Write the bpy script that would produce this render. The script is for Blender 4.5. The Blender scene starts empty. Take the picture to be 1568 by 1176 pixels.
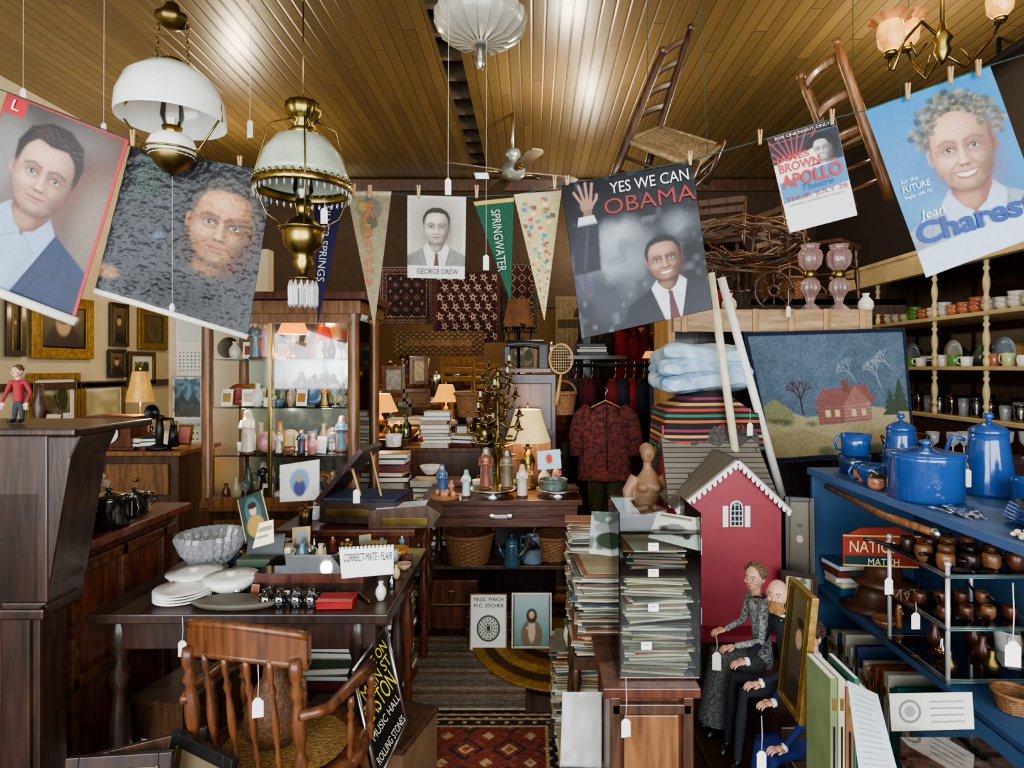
import bpy, math, random
import numpy as np
from mathutils import Vector, Matrix
random.seed(7); np.random.seed(7)
pi=math.pi; sin=math.sin; cos=math.cos
def U(a,b): return random.uniform(a,b)
FPX=1300.0; CX=1150.0; CY=795.0; EYE=1.5
def at(px,py,d): return Vector(((px-CX)*d/FPX, d, EYE-(py-CY)*d/FPX))
def xa(px,d): return (px-CX)*d/FPX
def za(py,d): return EYE-(py-CY)*d/FPX
def H(h):
    o=[]
    for i in (0,2,4):
        c=int(h[i:i+2],16)/255
        o.append(c/12.92 if c<=.04045 else ((c+.055)/1.055)**2.4)
    return (o[0],o[1],o[2],1)
# ---------------------------------------------------------------- materials
MC={}
def newmat(name):
    m=bpy.data.materials.new(name); m.use_nodes=True
    nt=m.node_tree; b=nt.nodes['Principled BSDF']
    return m,nt,b
def M(name,col='808080',rough=.5,metal=0,var=.18,ns=14,bump=0,trans=0,emit=0,coat=0,st=(1,1,1),sss=0,c2=None):
    if name in MC: return MC[name]
    m,nt,b=newmat(name); N=nt.nodes; L=nt.links
    tc=N.new('ShaderNodeTexCoord'); mp=N.new('ShaderNodeMapping'); mp.inputs['Scale'].default_value=st
    no=N.new('ShaderNodeTexNoise'); no.inputs['Scale'].default_value=ns; no.inputs['Detail'].default_value=5
    L.new(tc.outputs['Object'],mp.inputs[0]); L.new(mp.outputs[0],no.inputs['Vector'])
    cr=N.new('ShaderNodeValToRGB'); c=H(col)
    cr.color_ramp.elements[0].position=.3; cr.color_ramp.elements[1].position=.7
    cr.color_ramp.elements[0].color=tuple(x*(1-var) for x in c[:3])+(1,)
    cr.color_ramp.elements[1].color=H(c2) if c2 else tuple(min(1,x*(1+var)) for x in c[:3])+(1,)
    L.new(no.outputs['Fac'],cr.inputs[0]); L.new(cr.outputs[0],b.inputs['Base Color'])
    b.inputs['Roughness'].default_value=rough; b.inputs['Metallic'].default_value=metal
    b.inputs['Transmission Weight'].default_value=trans; b.inputs['Coat Weight'].default_value=coat
    b.inputs['Coat Roughness'].default_value=.1
    if sss: b.inputs['Subsurface Weight'].default_value=sss; b.inputs['Subsurface Scale'].default_value=.02
    if emit:
        L.new(cr.outputs[0],b.inputs['Emission Color']); b.inputs['Emission Strength'].default_value=emit
    if bump:
        bp=N.new('ShaderNodeBump'); bp.inputs['Strength'].default_value=bump; bp.inputs['Distance'].default_value=.01
        L.new(no.outputs['Fac'],bp.inputs['Height']); L.new(bp.outputs[0],b.inputs['Normal'])
    MC[name]=m; return m
def GL(name,tint='ffffff',fac=.12):
    if name in MC: return MC[name]
    m=bpy.data.materials.new(name); m.use_nodes=True; nt=m.node_tree; N=nt.nodes; L=nt.links
    N.remove(N['Principled BSDF']); out=N['Material Output']
    t=N.new('ShaderNodeBsdfTransparent'); t.inputs[0].default_value=H(tint)
    g=N.new('ShaderNodeBsdfGlossy'); g.inputs['Roughness'].default_value=.04
    f=N.new('ShaderNodeFresnel'); f.inputs[0].default_value=1.5
    ad=N.new('ShaderNodeMath'); ad.operation='ADD'; ad.inputs[1].default_value=fac; ad.use_clamp=True
    mx=N.new('ShaderNodeMixShader'); L.new(f.outputs[0],ad.inputs[0]); L.new(ad.outputs[0],mx.inputs[0])
    L.new(t.outputs[0],mx.inputs[1]); L.new(g.outputs[0],mx.inputs[2]); L.new(mx.outputs[0],out.inputs[0])
    MC[name]=m; return m
def planks(name,c1,c2,width,axis=0,rough=.3,dark='1a0f06',coat=0,gw=.045,ga=.85):
    m,nt,b=newmat(name); N=nt.nodes; L=nt.links
    def ma(op,a,bv=None):
        n=N.new('ShaderNodeMath'); n.operation=op
        if isinstance(a,(int,float)): n.inputs[0].default_value=a
        else: L.new(a,n.inputs[0])
        if bv is not None:
            if isinstance(bv,(int,float)): n.inputs[1].default_value=bv
            else: L.new(bv,n.inputs[1])
        return n.outputs[0]
    tc=N.new('ShaderNodeTexCoord'); sp=N.new('ShaderNodeSeparateXYZ'); L.new(tc.outputs['Object'],sp.inputs[0])
    t=ma('DIVIDE',sp.outputs[axis],width); fl=ma('FLOOR',t); fr=ma('FRACT',t)
    oth=sp.outputs[1-axis]
    seam=ma('ADD',ma('DIVIDE',oth,2.3),ma('MULTIPLY',fl,.37)); sfl=ma('FLOOR',seam); sfr=ma('FRACT',seam)
    wn=N.new('ShaderNodeTexWhiteNoise'); wn.noise_dimensions='2D'
    cb=N.new('ShaderNodeCombineXYZ'); L.new(fl,cb.inputs[0]); L.new(sfl,cb.inputs[1]); L.new(cb.outputs[0],wn.inputs['Vector'])
    mp=N.new('ShaderNodeMapping'); s=[1,1,1]; s[axis]=25; mp.inputs['Scale'].default_value=s
    L.new(tc.outputs['Object'],mp.inputs[0]); no=N.new('ShaderNodeTexNoise'); no.inputs['Scale'].default_value=2; no.inputs['Detail'].default_value=6
    L.new(mp.outputs[0],no.inputs['Vector'])
    f=ma('ADD',ma('MULTIPLY',wn.outputs['Value'],.55),ma('MULTIPLY',no.outputs['Fac'],.5))
    mx=N.new('ShaderNodeMix'); mx.data_type='RGBA'; mx.inputs[6].default_value=H(c1); mx.inputs[7].default_value=H(c2); L.new(f,mx.inputs[0])
    g1=ma('MINIMUM',fr,ma('SUBTRACT',1,fr)); g=ma('LESS_THAN',g1,gw)
    g3=ma('LESS_THAN',sfr,.003); g=ma('MAXIMUM',g,g3)
    m2=N.new('ShaderNodeMix'); m2.data_type='RGBA'; m2.inputs[7].default_value=H(dark); L.new(mx.outputs[2],m2.inputs[6])
    L.new(ma('MULTIPLY',g,ga),m2.inputs[0]); L.new(m2.outputs[2],b.inputs['Base Color'])
    bp=N.new('ShaderNodeBump'); bp.inputs['Strength'].default_value=.5; bp.inputs['Distance'].default_value=.006
    hh=ma('ADD',ma('MINIMUM',ma('MULTIPLY',g1,8),1),ma('MULTIPLY',no.outputs['Fac'],.25)); L.new(hh,bp.inputs['Height']); L.new(bp.outputs[0],b.inputs['Normal'])
    b.inputs['Roughness'].default_value=rough; b.inputs['Coat Weight'].default_value=coat; b.inputs['Coat Roughness'].default_value=.22
    MC[name]=m; return m
def wood(name,c,c2=None,rough=.38,st=(9,9,1.2),coat=.22): return M('wood_'+name,c,rough,0,.3,5,.12,coat=coat,st=st,c2=c2)
W_dark=wood('dark','23140e','3a2217'); W_mah=wood('mahogany','442014','66351f'); W_oak=wood('oak','684424','90603a'); 
W_wal=wood('walnut','382217','563a25'); W_pine=wood('pine','a67c4c','c9a06c',.5,coat=0); W_chair=wood('chair','4e2c1a','704324')
W_h=wood('horizontal','402219','643a24',st=(1.2,9,9))
BR=M('brass','98834a',.28,1,.15); BRD=M('aged_brass','75623a',.38,1,.25); SIL=M('silver','d4d4d0',.28,1,.1); IRON=M('iron','1c1a18',.5,.6)
WH=M('white_china','ece8df',.18,0,.03,coat=.5); CRM=M('cream','d9cba6',.6); BLK=M('black','121112',.4); PAPER=M('paper','e6e1d4',.8,0,.05)
GLS=GL('clear_glass'); GLB=GL('amber_glass','e0b070',.15); ENB=M('blue_enamel','264a86',.14,0,.12,6,coat=.8); ENB2=M('blue_enamel_dark','1b3058',.18,coat=.7)
CRY=M('crystal','f4f6f8',.03,0,.02,trans=.85); GOLD=M('gilt','8e7038',.4,.6,.3,30,.3); STR=M('string','c9c2ae',.8)
SK=M('doll_skin','cf9a80',.45,0,.08,sss=.1); MILK=M('milk_glass','f2efe6',.15,0,.03,coat=.6,sss=.3)
# ---------------------------------------------------------------- mesh builder
class B:
    def __init__(s,name,loc=(0,0,0),rz=0,rot=None,parent=None,sc=1):
        s.name=name; s.loc=Vector(loc); s.v=[]; s.f=[]; s.mi=[]; s.sm=[]; s.mats=[]; s.T=Matrix.Identity(4)
        s.R=(rot if rot else Matrix.Rotation(rz,4,'Z')); s.parent=parent; s.sc=sc
    def add(s,vs,fs,mat,smooth=False):
        o=len(s.v); T=s.T
        s.v.extend([T@Vector(v) for v in vs])
        if mat not in s.mats: s.mats.append(mat)
        k=s.mats.index(mat)
        for f in fs: s.f.append([i+o for i in f]); s.mi.append(k); s.sm.append(smooth)
        return s
    def box(s,c,sz,mat,rot=None,tp=1):
        hx,hy,hz=[q/2 for q in sz]; vs=[]
        for z in (-1,1):
            k=tp if z>0 else 1
            for x,y in ((-1,-1),(1,-1),(1,1),(-1,1)):
                v=Vector((x*hx*k,y*hy*k,z*hz))
                if rot: v=rot@v
                vs.append(v+Vector(c))
        return s.add(vs,[(3,2,1,0),(4,5,6,7),(0,1,5,4),(1,2,6,5),(2,3,7,6),(3,0,4,7)],mat)
    def lathe(s,prof,mat,c=(0,0,0),n=24,fl=None,sx=1,sy=1,tilt=None,smooth=True):
        vs=[];rings=[]
        for k,(r,z) in enumerate(prof):
            if r<1e-5: rings.append([len(vs)]); vs.append(Vector((0,0,z)))
            else:
                rings.append(list(range(len(vs),len(vs)+n)))
                for i in range(n):
                    a=2*pi*i/n; q=r*(1+(fl[1]*cos(fl[0]*a) if fl else 0))
                    vs.append(Vector((q*cos(a)*sx,q*sin(a)*sy,z)))
        fs=[]
        for a,b in zip(rings[:-1],rings[1:]):
            for i in range(n):
                j=(i+1)%n
                if len(a)==1 and len(b)==1: continue
                if len(a)==1: fs.append((a[0],b[j],b[i]))
                elif len(b)==1: fs.append((a[i],a[j],b[0]))
                else: fs.append((a[i],a[j],b[j],b[i]))
        C=Vector(c)
        vs=[(tilt@v if tilt else v)+C for v in vs]
        return s.add(vs,fs,mat,smooth)
    def ell(s,c,r,mat,n=14,rot=None):
        if isinstance(r,(int,float)): r=(r,r,r)
        m=max(6,n//2+1); vs=[];fs=[]
        prof=[(sin(pi*k/m),-cos(pi*k/m)) for k in range(m+1)]
        rings=[]
        for q,z in prof:
            if q<1e-4: rings.append([len(vs)]); vs.append(Vector((0,0,z*r[2])))
            else:
                rings.append(list(range(len(vs),len(vs)+n)))
                for i in range(n): vs.append(Vector((q*cos(2*pi*i/n)*r[0],q*sin(2*pi*i/n)*r[1],z*r[2])))
        for a,b in zip(rings[:-1],rings[1:]):
            for i in range(n):
                j=(i+1)%n
                if len(a)==1: fs.append((a[0],b[j],b[i]))
                elif len(b)==1: fs.append((a[i],a[j],b[0]))
                else: fs.append((a[i],a[j],b[j],b[i]))
        C=Vector(c); vs=[(rot@v if rot else v)+C for v in vs]
        return s.add(vs,fs,mat,True)
    def tube(s,pts,r,mat,n=8,flat=1):
        P=[Vector(p) for p in pts]; k=len(P); rr=r if isinstance(r,(list,tuple)) else [r]*k
        vs=[];fs=[]; up=None
        for i,p in enumerate(P):
            t=(P[min(i+1,k-1)]-P[max(i-1,0)])
            if t.length<1e-9: t=Vector((0,0,1))
            t.normalize()
            if up is None:
                up=Vector((0,0,1)) if abs(t.z)<.9 else Vector((0,1,0))
            e=up-t*up.dot(t)
            if e.length<1e-4: e=t.orthogonal()
            e.normalize(); g=t.cross(e); up=e
            for j in range(n):
                a=2*pi*j/n; vs.append(p+(e*cos(a)*flat+g*sin(a))*rr[i])
        for i in range(k-1):
            for j in range(n):
                q=(j+1)%n; fs.append((i*n+j,i*n+q,(i+1)*n+q,(i+1)*n+j))
        fs.append(tuple(range(n))[::-1]); fs.append(tuple(range((k-1)*n,k*n)))
        return s.add(vs,fs,mat,True)
    def turned(s,a,b,r,mat,seed=1,n=10):
        a=Vector(a);b=Vector(b); k=17; pts=[];rr=[]
        for i in range(k):
            t=i/(k-1); pts.append(a.lerp(b,t)); q=[.75,1,1,.6,1.15,.65,.8,1,1.1,1.1,1,.75,.6,1.1,.6,.9,.7][i]
            rr.append(r*q)
        return s.tube(pts,rr,mat,n)
    def grid(s,fn,nu,nv,mat,smooth=True):
        vs=[fn(i/nu,j/nv) for j in range(nv+1) for i in range(nu+1)]
        fs=[(j*(nu+1)+i,j*(nu+1)+i+1,(j+1)*(nu+1)+i+1,(j+1)*(nu+1)+i) for j in range(nv) for i in range(nu)]
        return s.add(vs,fs,mat,smooth)
    def prism(s,pts,y0,y1,mat,plane='xz'):
        n=len(pts)
        def mk(p,y):
            if plane=='xz': return (p[0],y,p[1])
            if plane=='yz': return (y,p[0],p[1])
            return (p[0],p[1],y)
        vs=[mk(p,y0) for p in pts]+[mk(p,y1) for p in pts]
        fs=[tuple(range(n)),tuple(range(n,2*n))[::-1]]+[((i+1)%n,i,i+n,(i+1)%n+n) for i in range(n)]
        return s.add(vs,fs,mat)
    def done(s,bevel=0,remesh=0,solid=0,sub=0):
        me=bpy.data.meshes.new(s.name); me.from_pydata([tuple(v*s.sc) for v in s.v],[],s.f)
        for m in s.mats: me.materials.append(m)
        me.polygons.foreach_set('material_index',s.mi); me.polygons.foreach_set('use_smooth',s.sm); me.update()
        o=bpy.data.objects.new(s.name,me); bpy.context.scene.collection.objects.link(o)
        o.matrix_world=Matrix.Translation(s.loc)@s.R
        if s.parent: o.parent=s.parent
        if remesh:
            md=o.modifiers.new('r','REMESH'); md.mode='VOXEL'; md.voxel_size=remesh; md.use_smooth_shade=True
            md=o.modifiers.new('s','SMOOTH'); md.iterations=3
        if solid: md=o.modifiers.new('sol','SOLIDIFY'); md.thickness=solid
        if bevel:
            md=o.modifiers.new('b','BEVEL'); md.width=bevel; md.segments=2; md.limit_method='ANGLE'; md.angle_limit=.9
        if sub: md=o.modifiers.new('ss','SUBSURF'); md.levels=sub; md.render_levels=sub
        return o
# ---------------------------------------------------------------- painted sheets (vertex colour)
def sn(ny,nx,sc,A,rng):
    gy=max(2,int(sc*A)+2); gx=max(2,int(sc)+2); g=rng.rand(gy,gx)
    xi=np.linspace(0,gx-1.001,nx); yi=np.linspace(0,gy-1.001,ny)
    x0=xi.astype(int); y0=yi.astype(int); fx=xi-x0; fy=yi-y0; fx=fx*fx*(3-2*fx); fy=fy*fy*(3-2*fy)
    a=g[y0][:,x0]; b=g[y0][:,x0+1]; c=g[y0+1][:,x0]; d=g[y0+1][:,x0+1]
    return (a*(1-fx)+b*fx)*(1-fy)[:,None]+(c*(1-fx)+d*fx)*fy[:,None]
RNG=np.random.RandomState(5)
class Cv:
    def __init__(s,A,nx,bg):
        s.A=A;s.nx=nx;s.ny=max(2,int(nx*A)); s.X,s.Y=np.meshgrid(np.linspace(0,1,nx),np.linspace(0,A,s.ny))
        s.C=np.ones((s.ny,nx,3))*np.array(H(bg)[:3])
    def mk(s,m,col,a=1):
        m=np.clip(m,0,1)*a; s.C=s.C*(1-m[...,None])+np.array(H(col)[:3])*m[...,None]; return s
    def ell(s,cx,cy,rx,ry,col,soft=.01,rot=0,a=1):
        dx=s.X-cx;dy=s.Y-cy;c=cos(rot);k=sin(rot);x=dx*c+dy*k;y=-dx*k+dy*c
        q=np.sqrt((x/rx)**2+(y/ry)**2); t=np.clip(.5-(q-1)*min(rx,ry)/soft,0,1); return s.mk(t*t*(3-2*t),col,a)
    def seg(s,p,q):
        px,py=p;qx,qy=q;dx=qx-px;dy=qy-py;l=dx*dx+dy*dy+1e-12
        t=np.clip(((s.X-px)*dx+(s.Y-py)*dy)/l,0,1); return np.hypot(s.X-px-t*dx,s.Y-py-t*dy)
    def poly(s,pts,col,soft=.008,a=1):
        d=np.full(s.X.shape,1e9); ins=np.zeros(s.X.shape,bool); n=len(pts)
        for i in range(n):
            p=pts[i];q=pts[(i+1)%n]; d=np.minimum(d,s.seg(p,q))
            cond=((p[1]>s.Y)!=(q[1]>s.Y)); xx=p[0]+(s.Y-p[1])*(q[0]-p[0])/((q[1]-p[1]) if abs(q[1]-p[1])>1e-9 else 1e-9)
            ins^=cond&(s.X<xx)
        t=np.clip(.5-np.where(ins,-d,d)/soft,0,1); return s.mk(t*t*(3-2*t),col,a)
    def line(s,pts,w,col,soft=.006,a=1):
        d=np.full(s.X.shape,1e9)
        for p,q in zip(pts[:-1],pts[1:]): d=np.minimum(d,s.seg(p,q))
        return s.mk(.5-(d-w/2)/soft,col,a)
    def rect(s,x0,y0,x1,y1,col,soft=.006,a=1): return s.poly([(x0,y0),(x1,y0),(x1,y1),(x0,y1)],col,soft,a)
    def grad(s,c0,c1,horiz=False):
        t=(s.X if horiz else s.Y/s.A)[...,None]; s.C=np.array(H(c0)[:3])*(1-t)+np.array(H(c1)[:3])*t; return s
    def noise(s,sc,amp): s.C=np.clip(s.C*(1+amp*(sn(s.ny,s.nx,sc,s.A,RNG)[...,None]*2-1)),0,1); return s
    def blot(s,sc,col,th=.6,a=1,soft=.1): return s.mk((sn(s.ny,s.nx,sc,s.A,RNG)-th)/soft,col,a)
def sheetmat(rough,bump=0):
    k='printed_sheet_%d_%d'%(rough*100,bump*100)
    if k in MC: return MC[k]
    m,nt,b=newmat(k); at_=nt.nodes.new('ShaderNodeAttribute'); at_.attribute_name='Col'
    nt.links.new(at_.outputs['Color'],b.inputs['Base Color']); b.inputs['Roughness'].default_value=rough; b.inputs['Specular IOR Level'].default_value=.3
    if bump:
        tc=nt.nodes.new('ShaderNodeTexCoord'); no=nt.nodes.new('ShaderNodeTexNoise'); no.inputs['Scale'].default_value=60
        bp=nt.nodes.new('ShaderNodeBump'); bp.inputs['Strength'].default_value=bump; bp.inputs['Distance'].default_value=.01
        nt.links.new(tc.outputs['Object'],no.inputs['Vector']); nt.links.new(no.outputs['Fac'],bp.inputs['Height']); nt.links.new(bp.outputs[0],b.inputs['Normal'])
    MC[k]=m; return m
FR={}
def panel(name,cv,TL,TR,BR_,BL,disp=None,parent=None,rough=.5,bump=0,keep=None,solid=.002):
    TL,TR,BR_,BL=[np.array(p) for p in (TL,TR,BR_,BL)]
    u=cv.X[...,None]; v=(cv.Y/cv.A)[...,None]
    P=(TL*(1-u)+TR*u)*(1-v)+(BL*(1-u)+BR_*u)*v
    n=np.cross(TR-TL,TL-BL); n=n/np.linalg.norm(n)
    if disp is not None: P=P+n*disp(cv.X,cv.Y/cv.A)[...,None]
    ny,nx=cv.ny,cv.nx; org=(TL+BR_)/2; V=(P-org).reshape(-1,3)
    idx=np.arange(ny*nx).reshape(ny,nx)
    F=np.stack([idx[1:,:-1],idx[1:,1:],idx[:-1,1:],idx[:-1,:-1]],-1).reshape(-1,4)
    col=np.concatenate([cv.C.reshape(-1,3),np.ones((ny*nx,1))],1)
    if keep is not None:
        k=keep(cv.X,cv.Y/cv.A); fk=(k[1:,:-1]&k[1:,1:]&k[:-1,1:]&k[:-1,:-1]).reshape(-1); F=F[fk]
        used=np.unique(F); mp=-np.ones(ny*nx,int); mp[used]=np.arange(len(used)); V=V[used]; col=col[used]; F=mp[F]
    me=bpy.data.meshes.new(name); me.from_pydata(V.tolist(),[],F.tolist())
    a=me.color_attributes.new('Col','FLOAT_COLOR','POINT'); a.data.foreach_set('color',col.astype(np.float32).reshape(-1))
    me.materials.append(sheetmat(rough,bump)); me.polygons.foreach_set('use_smooth',[True]*len(me.polygons)); me.update()
    o=bpy.data.objects.new(name,me); bpy.context.scene.collection.objects.link(o); o.location=org
    if solid: md=o.modifiers.new('sol','SOLIDIFY'); md.thickness=solid; md.offset=-1
    if parent: o.parent=parent
    FR[o.name]=(Vector(TL),Vector(TR)-Vector(TL),Vector(BL)-Vector(TL),cv.A,Vector(n),Vector(org))
    return o
def ptxt(o,s,x,y,w,h,col,off=.004,rot=0,shear=0,bold=.0,mat=None):
    TL,e1,e2,A,n,org=FR[o.name]; W=e1.length; ux=e1.normalized(); uy=n.cross(ux)
    cu=bpy.data.curves.new('lettering','FONT'); cu.body=s; cu.size=1; cu.shear=shear; cu.offset=bold; cu.resolution_u=3
    t=bpy.data.objects.new('lettering',cu); bpy.context.scene.collection.objects.link(t)
    cu.materials.append(mat or M('ink_'+col,col,.6,0,.03)); bpy.context.view_layer.update()
    dx=max(t.dimensions.x,.01); dy=max(t.dimensions.y,.01)
    if rot: c,k=cos(rot),sin(rot); ux,uy=ux*c+uy*k,uy*c-ux*k
    sx=w*W/dx; sy=h*W/dy if h else sx
    p=TL+e1*x+e2.normalized()*(y*W)+n*off-org
    t.matrix_local=Matrix(((ux.x*sx,uy.x*sy,n.x,p.x),(ux.y*sx,uy.y*sy,n.y,p.y),(ux.z*sx,uy.z*sy,n.z,p.z),(0,0,0,1)))
    t.parent=o; return t
def face(cv,cx,cy,s,skin,dark,light,hair,rot=0,smile=False,kind='short',lip='a0584c',iris='2a1a10',suit=None,shirt='dfe6ee',tie=None,shadow=1,hl='5a463a'):
    c,k=cos(rot),sin(rot); rn=random.Random(11)
    def L(x,y): return (cx+s*(x*c-y*k),cy+s*(x*k+y*c))
    def P(*p): return [L(*q) for q in p]
    def E(x,y,rx,ry,col,soft,a=1,r=0): X,Y=L(x,y); cv.ell(X,Y,rx*s,ry*s,col,soft*s,rot+r,a)
    if suit:
        cv.poly(P((-.6,1.25),(-1.5,1.75),(-2.4,2.15),(-2.9,3.2),(-3.2,6),(3.2,6),(2.9,3.1),(2.4,2.1),(1.5,1.7),(.6,1.25)),suit,s*.12)
        cv.poly(P((-2.2,2.3),(-1.6,2.1),(-1.9,3.4),(-2.5,5.5),(-3.1,5.5)),'000000',s*.6,.3); cv.poly(P((1.9,2.3),(2.4,2.6),(2.9,5.5),(2.2,5.5)),'000000',s*.6,.3)
        cv.poly(P((-.66,1.1),(-1.0,1.5),(-.5,3.6),(-.1,4.6),(.35,3.6),(1.0,1.5),(.66,1.1)),shirt,s*.06)
        cv.poly(P((.3,1.8),(.9,1.6),(.35,3.6),(-.05,4.4)),'000000',s*.3,.15)
        cv.line(P((-1.0,1.5),(-.75,2.6),(-.1,4.6)),s*.07,'000000',s*.12,.45); cv.line(P((1.0,1.5),(.75,2.6),(-.1,4.6)),s*.07,'000000',s*.12,.45)
        cv.line(P((-1.35,1.75),(-1.5,2.5),(-1.1,2.6),(-.35,4.2)),s*.04,'000000',s*.1,.4); cv.line(P((1.35,1.75),(1.5,2.5),(1.1,2.6),(.35,4.2)),s*.04,'000000',s*.1,.4)
        if tie: cv.poly(P((-.2,1.75),(.2,1.75),(.12,2.05),(.3,3.6),(-.02,4.2),(-.28,3.5),(-.1,2.05)),tie,s*.05)
    cv.poly(P((-.56,.5),(.6,.5),(.66,1.35),(.35,1.75),(0,1.95),(-.35,1.75),(-.6,1.35)),dark,s*.12)
    E(-.15,1.45,.35,.3,skin,.3,.6)
    if suit: 
        cv.poly(P((-.66,1.15),(-.95,1.5),(-.6,2.3),(-.05,1.85),(-.35,1.65)),shirt,s*.05); cv.poly(P((.66,1.15),(.95,1.5),(.6,2.3),(.02,1.85),(.35,1.65)),shirt,s*.05)
        cv.line(P((-.6,2.3),(-.05,1.85)),s*.04,'202020',s*.06,.4); cv.line(P((.6,2.3),(.02,1.85)),s*.04,'202020',s*.06,.4)
    E(-.93,.08,.12,.25,skin,.08); E(.93,.08,.12,.25,dark,.08); E(-.93,.08,.05,.15,dark,.08,.7)
    if kind!='bald': E(0,-.42,1.0,.95,hair,.12)
    HC=['565346','6e6a58','35312a','8a8672','48453a']
    if kind=='curly':
        for i in range(130):
            a=pi*.93+ i*pi*1.14/130; q=rn.uniform(.75,1.15); E(cos(a)*1.2*q,-.42+sin(a)*1.08*q,rn.uniform(.06,.14),rn.uniform(.05,.11),HC[i%5],.08,.85)
    cv.poly(P((-.84,-.5),(-.89,.1),(-.83,.55),(-.6,.95),(-.28,1.2),(0,1.25),(.28,1.2),(.6,.95),(.83,.55),(.89,.1),(.84,-.5),(.62,-.95),(0,-1.12),(-.62,-.95)),skin,s*.12)
    E(-.1,-.62,.5,.26,light,.45,.5); E(.82,.25,.3,.95,dark,.45,.65*shadow); E(-.86,.3,.16,.8,dark,.25,.4*shadow)
    E(0,1.17,.6,.16,dark,.25,.5); E(-.46,.34,.27,.2,light,.3,.5); E(.42,.36,.2,.17,light,.28,.3); E(-.62,.72,.18,.3,dark,.3,.4); E(.6,.72,.2,.3,dark,.3,.55)
    # rounded studio lighting of the printed portrait
    dx=(cv.X-cx)/s; dy=(cv.Y-cy)/s; lx=dx*c+dy*k; ly=-dx*k+dy*c
    qx=lx/.98; qy=(ly-.05)/1.32; rr=qx*qx+qy*qy; nz_=np.sqrt(np.clip(1-rr,0,1)); lam=np.clip(-.42*qx-.38*qy+.82*nz_,0,1)
    w=np.clip((1-rr)*6,0,1)[...,None]; cv.C=np.clip(cv.C*(1-w+w*(.5+.68*lam)[...,None]),0,1)
    if kind=='short':
        cv.poly(P((-.98,.0),(-1.08,-.7),(-.85,-1.25),(-.3,-1.6),(.3,-1.62),(.85,-1.3),(1.08,-.7),(.98,.0),(.88,-.3),(.8,-.72),(.45,-.98),(-.1,-.9),(-.5,-1.0),(-.8,-.7),(-.88,-.3)),hair,s*.12)
        for i in range(60): x=rn.uniform(-.9,.8); y=rn.uniform(-1.5,-1.0)+.3*abs(x)**2; cv.line(P((x,y),(x+.25,y-.06),(x+.45,y+.08)),s*.015,hl,s*.04,.4)
    if kind=='crop':
        cv.poly(P((-.93,-.1),(-1.0,-.65),(-.75,-1.12),(-.3,-1.36),(.3,-1.36),(.75,-1.12),(1.0,-.65),(.93,-.1),(.84,-.55),(.6,-.9),(.2,-1.0),(-.3,-1.0),(-.65,-.88),(-.84,-.55)),hair,s*.14)
    if kind=='curly':
        for i in range(50):
            a=pi+.3+i*(pi-.6)/49; q=rn.uniform(.88,1.15); E(cos(a)*.84*q,-.34+sin(a)*.86*q,.09,.07,HC[i%5],.06,.85)
    for q in (-1,1):
        E(q*.38,-.06,.28,.17,dark,.22,.75); E(q*.15,-.02,.09,.16,dark,.15,.5)
        cv.line(P((q*.15,-.2),(q*.4,-.28),(q*.64,-.18)),s*.075,hair if kind not in('curly',) else '5a4c40',s*.09,.85)
        E(q*.38,.01,.155,.056,'c4bcb2',.05,.9); E(q*.38,.0,.07,.066,iris,.035); E(q*.36,-.02,.016,.016,'ffffff',.025,.9)
        cv.line(P((q*.2,.0),(q*.36,-.07),(q*.56,.01)),s*.04,'20130c',s*.05,.95); cv.line(P((q*.2,-.1),(q*.38,-.14),(q*.56,-.08)),s*.02,dark,s*.05,.7); cv.line(P((q*.22,.15),(q*.38,.2),(q*.54,.14)),s*.03,dark,s*.1,.6)
    cv.line(P((.1,-.12),(.12,.2),(.22,.42)),s*.07,dark,s*.2,.65); cv.line(P((-.13,.3),(-.21,.44)),s*.04,dark,s*.1,.6); E(-.02,.15,.055,.3,light,.12,.7); E(-.02,.38,.1,.07,light,.08,.6)
    E(0,.5,.2,.05,dark,.1,.85); E(-.09,.49,.045,.022,'2a120c',.04,.9); E(.09,.49,.045,.022,'2a120c',.04,.9)
    if smile:
        cv.poly(P((-.4,.66),(-.2,.7),(.2,.7),(.4,.65),(.26,.85),(0,.93),(-.26,.85)),lip,s*.05)
        cv.poly(P((-.34,.69),(0,.72),(.34,.68),(.2,.8),(0,.84),(-.2,.8)),'e0d8cc',s*.03)
        cv.line(P((-.4,.66),(-.2,.69),(.2,.69),(.4,.65)),s*.025,'3a1410',s*.04,.8)
        cv.line(P((-.24,.42),(-.46,.6),(-.49,.88)),s*.04,dark,s*.1,.95); cv.line(P((.24,.42),(.47,.6),(.5,.88)),s*.04,dark,s*.1,.95)
        for q in(-1,1):
            for z in(-.06,.0,.07): cv.line(P((q*.62,z+.02),(q*.78,z+.03)),s*.018,dark,s*.05,.7)
        for z in(-.72,-.6,-.5): cv.line(P((-.35,z),(0,z-.04),(.35,z)),s*.018,dark,s*.07,.4)
    else:
        E(0,.73,.28,.055,lip,.08,.85); cv.line(P((-.3,.71),(0,.73),(.3,.7)),s*.03,'3a1410',s*.05,.9); E(0,.86,.17,.04,dark,.1,.6); cv.line(P((-.24,.42),(-.42,.62)),s*.03,dark,s*.12,.55); cv.line(P((.24,.42),(.42,.62)),s*.03,dark,s*.12,.55)
    E(-.03,1.02,.18,.1,light,.2,.35)
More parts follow.
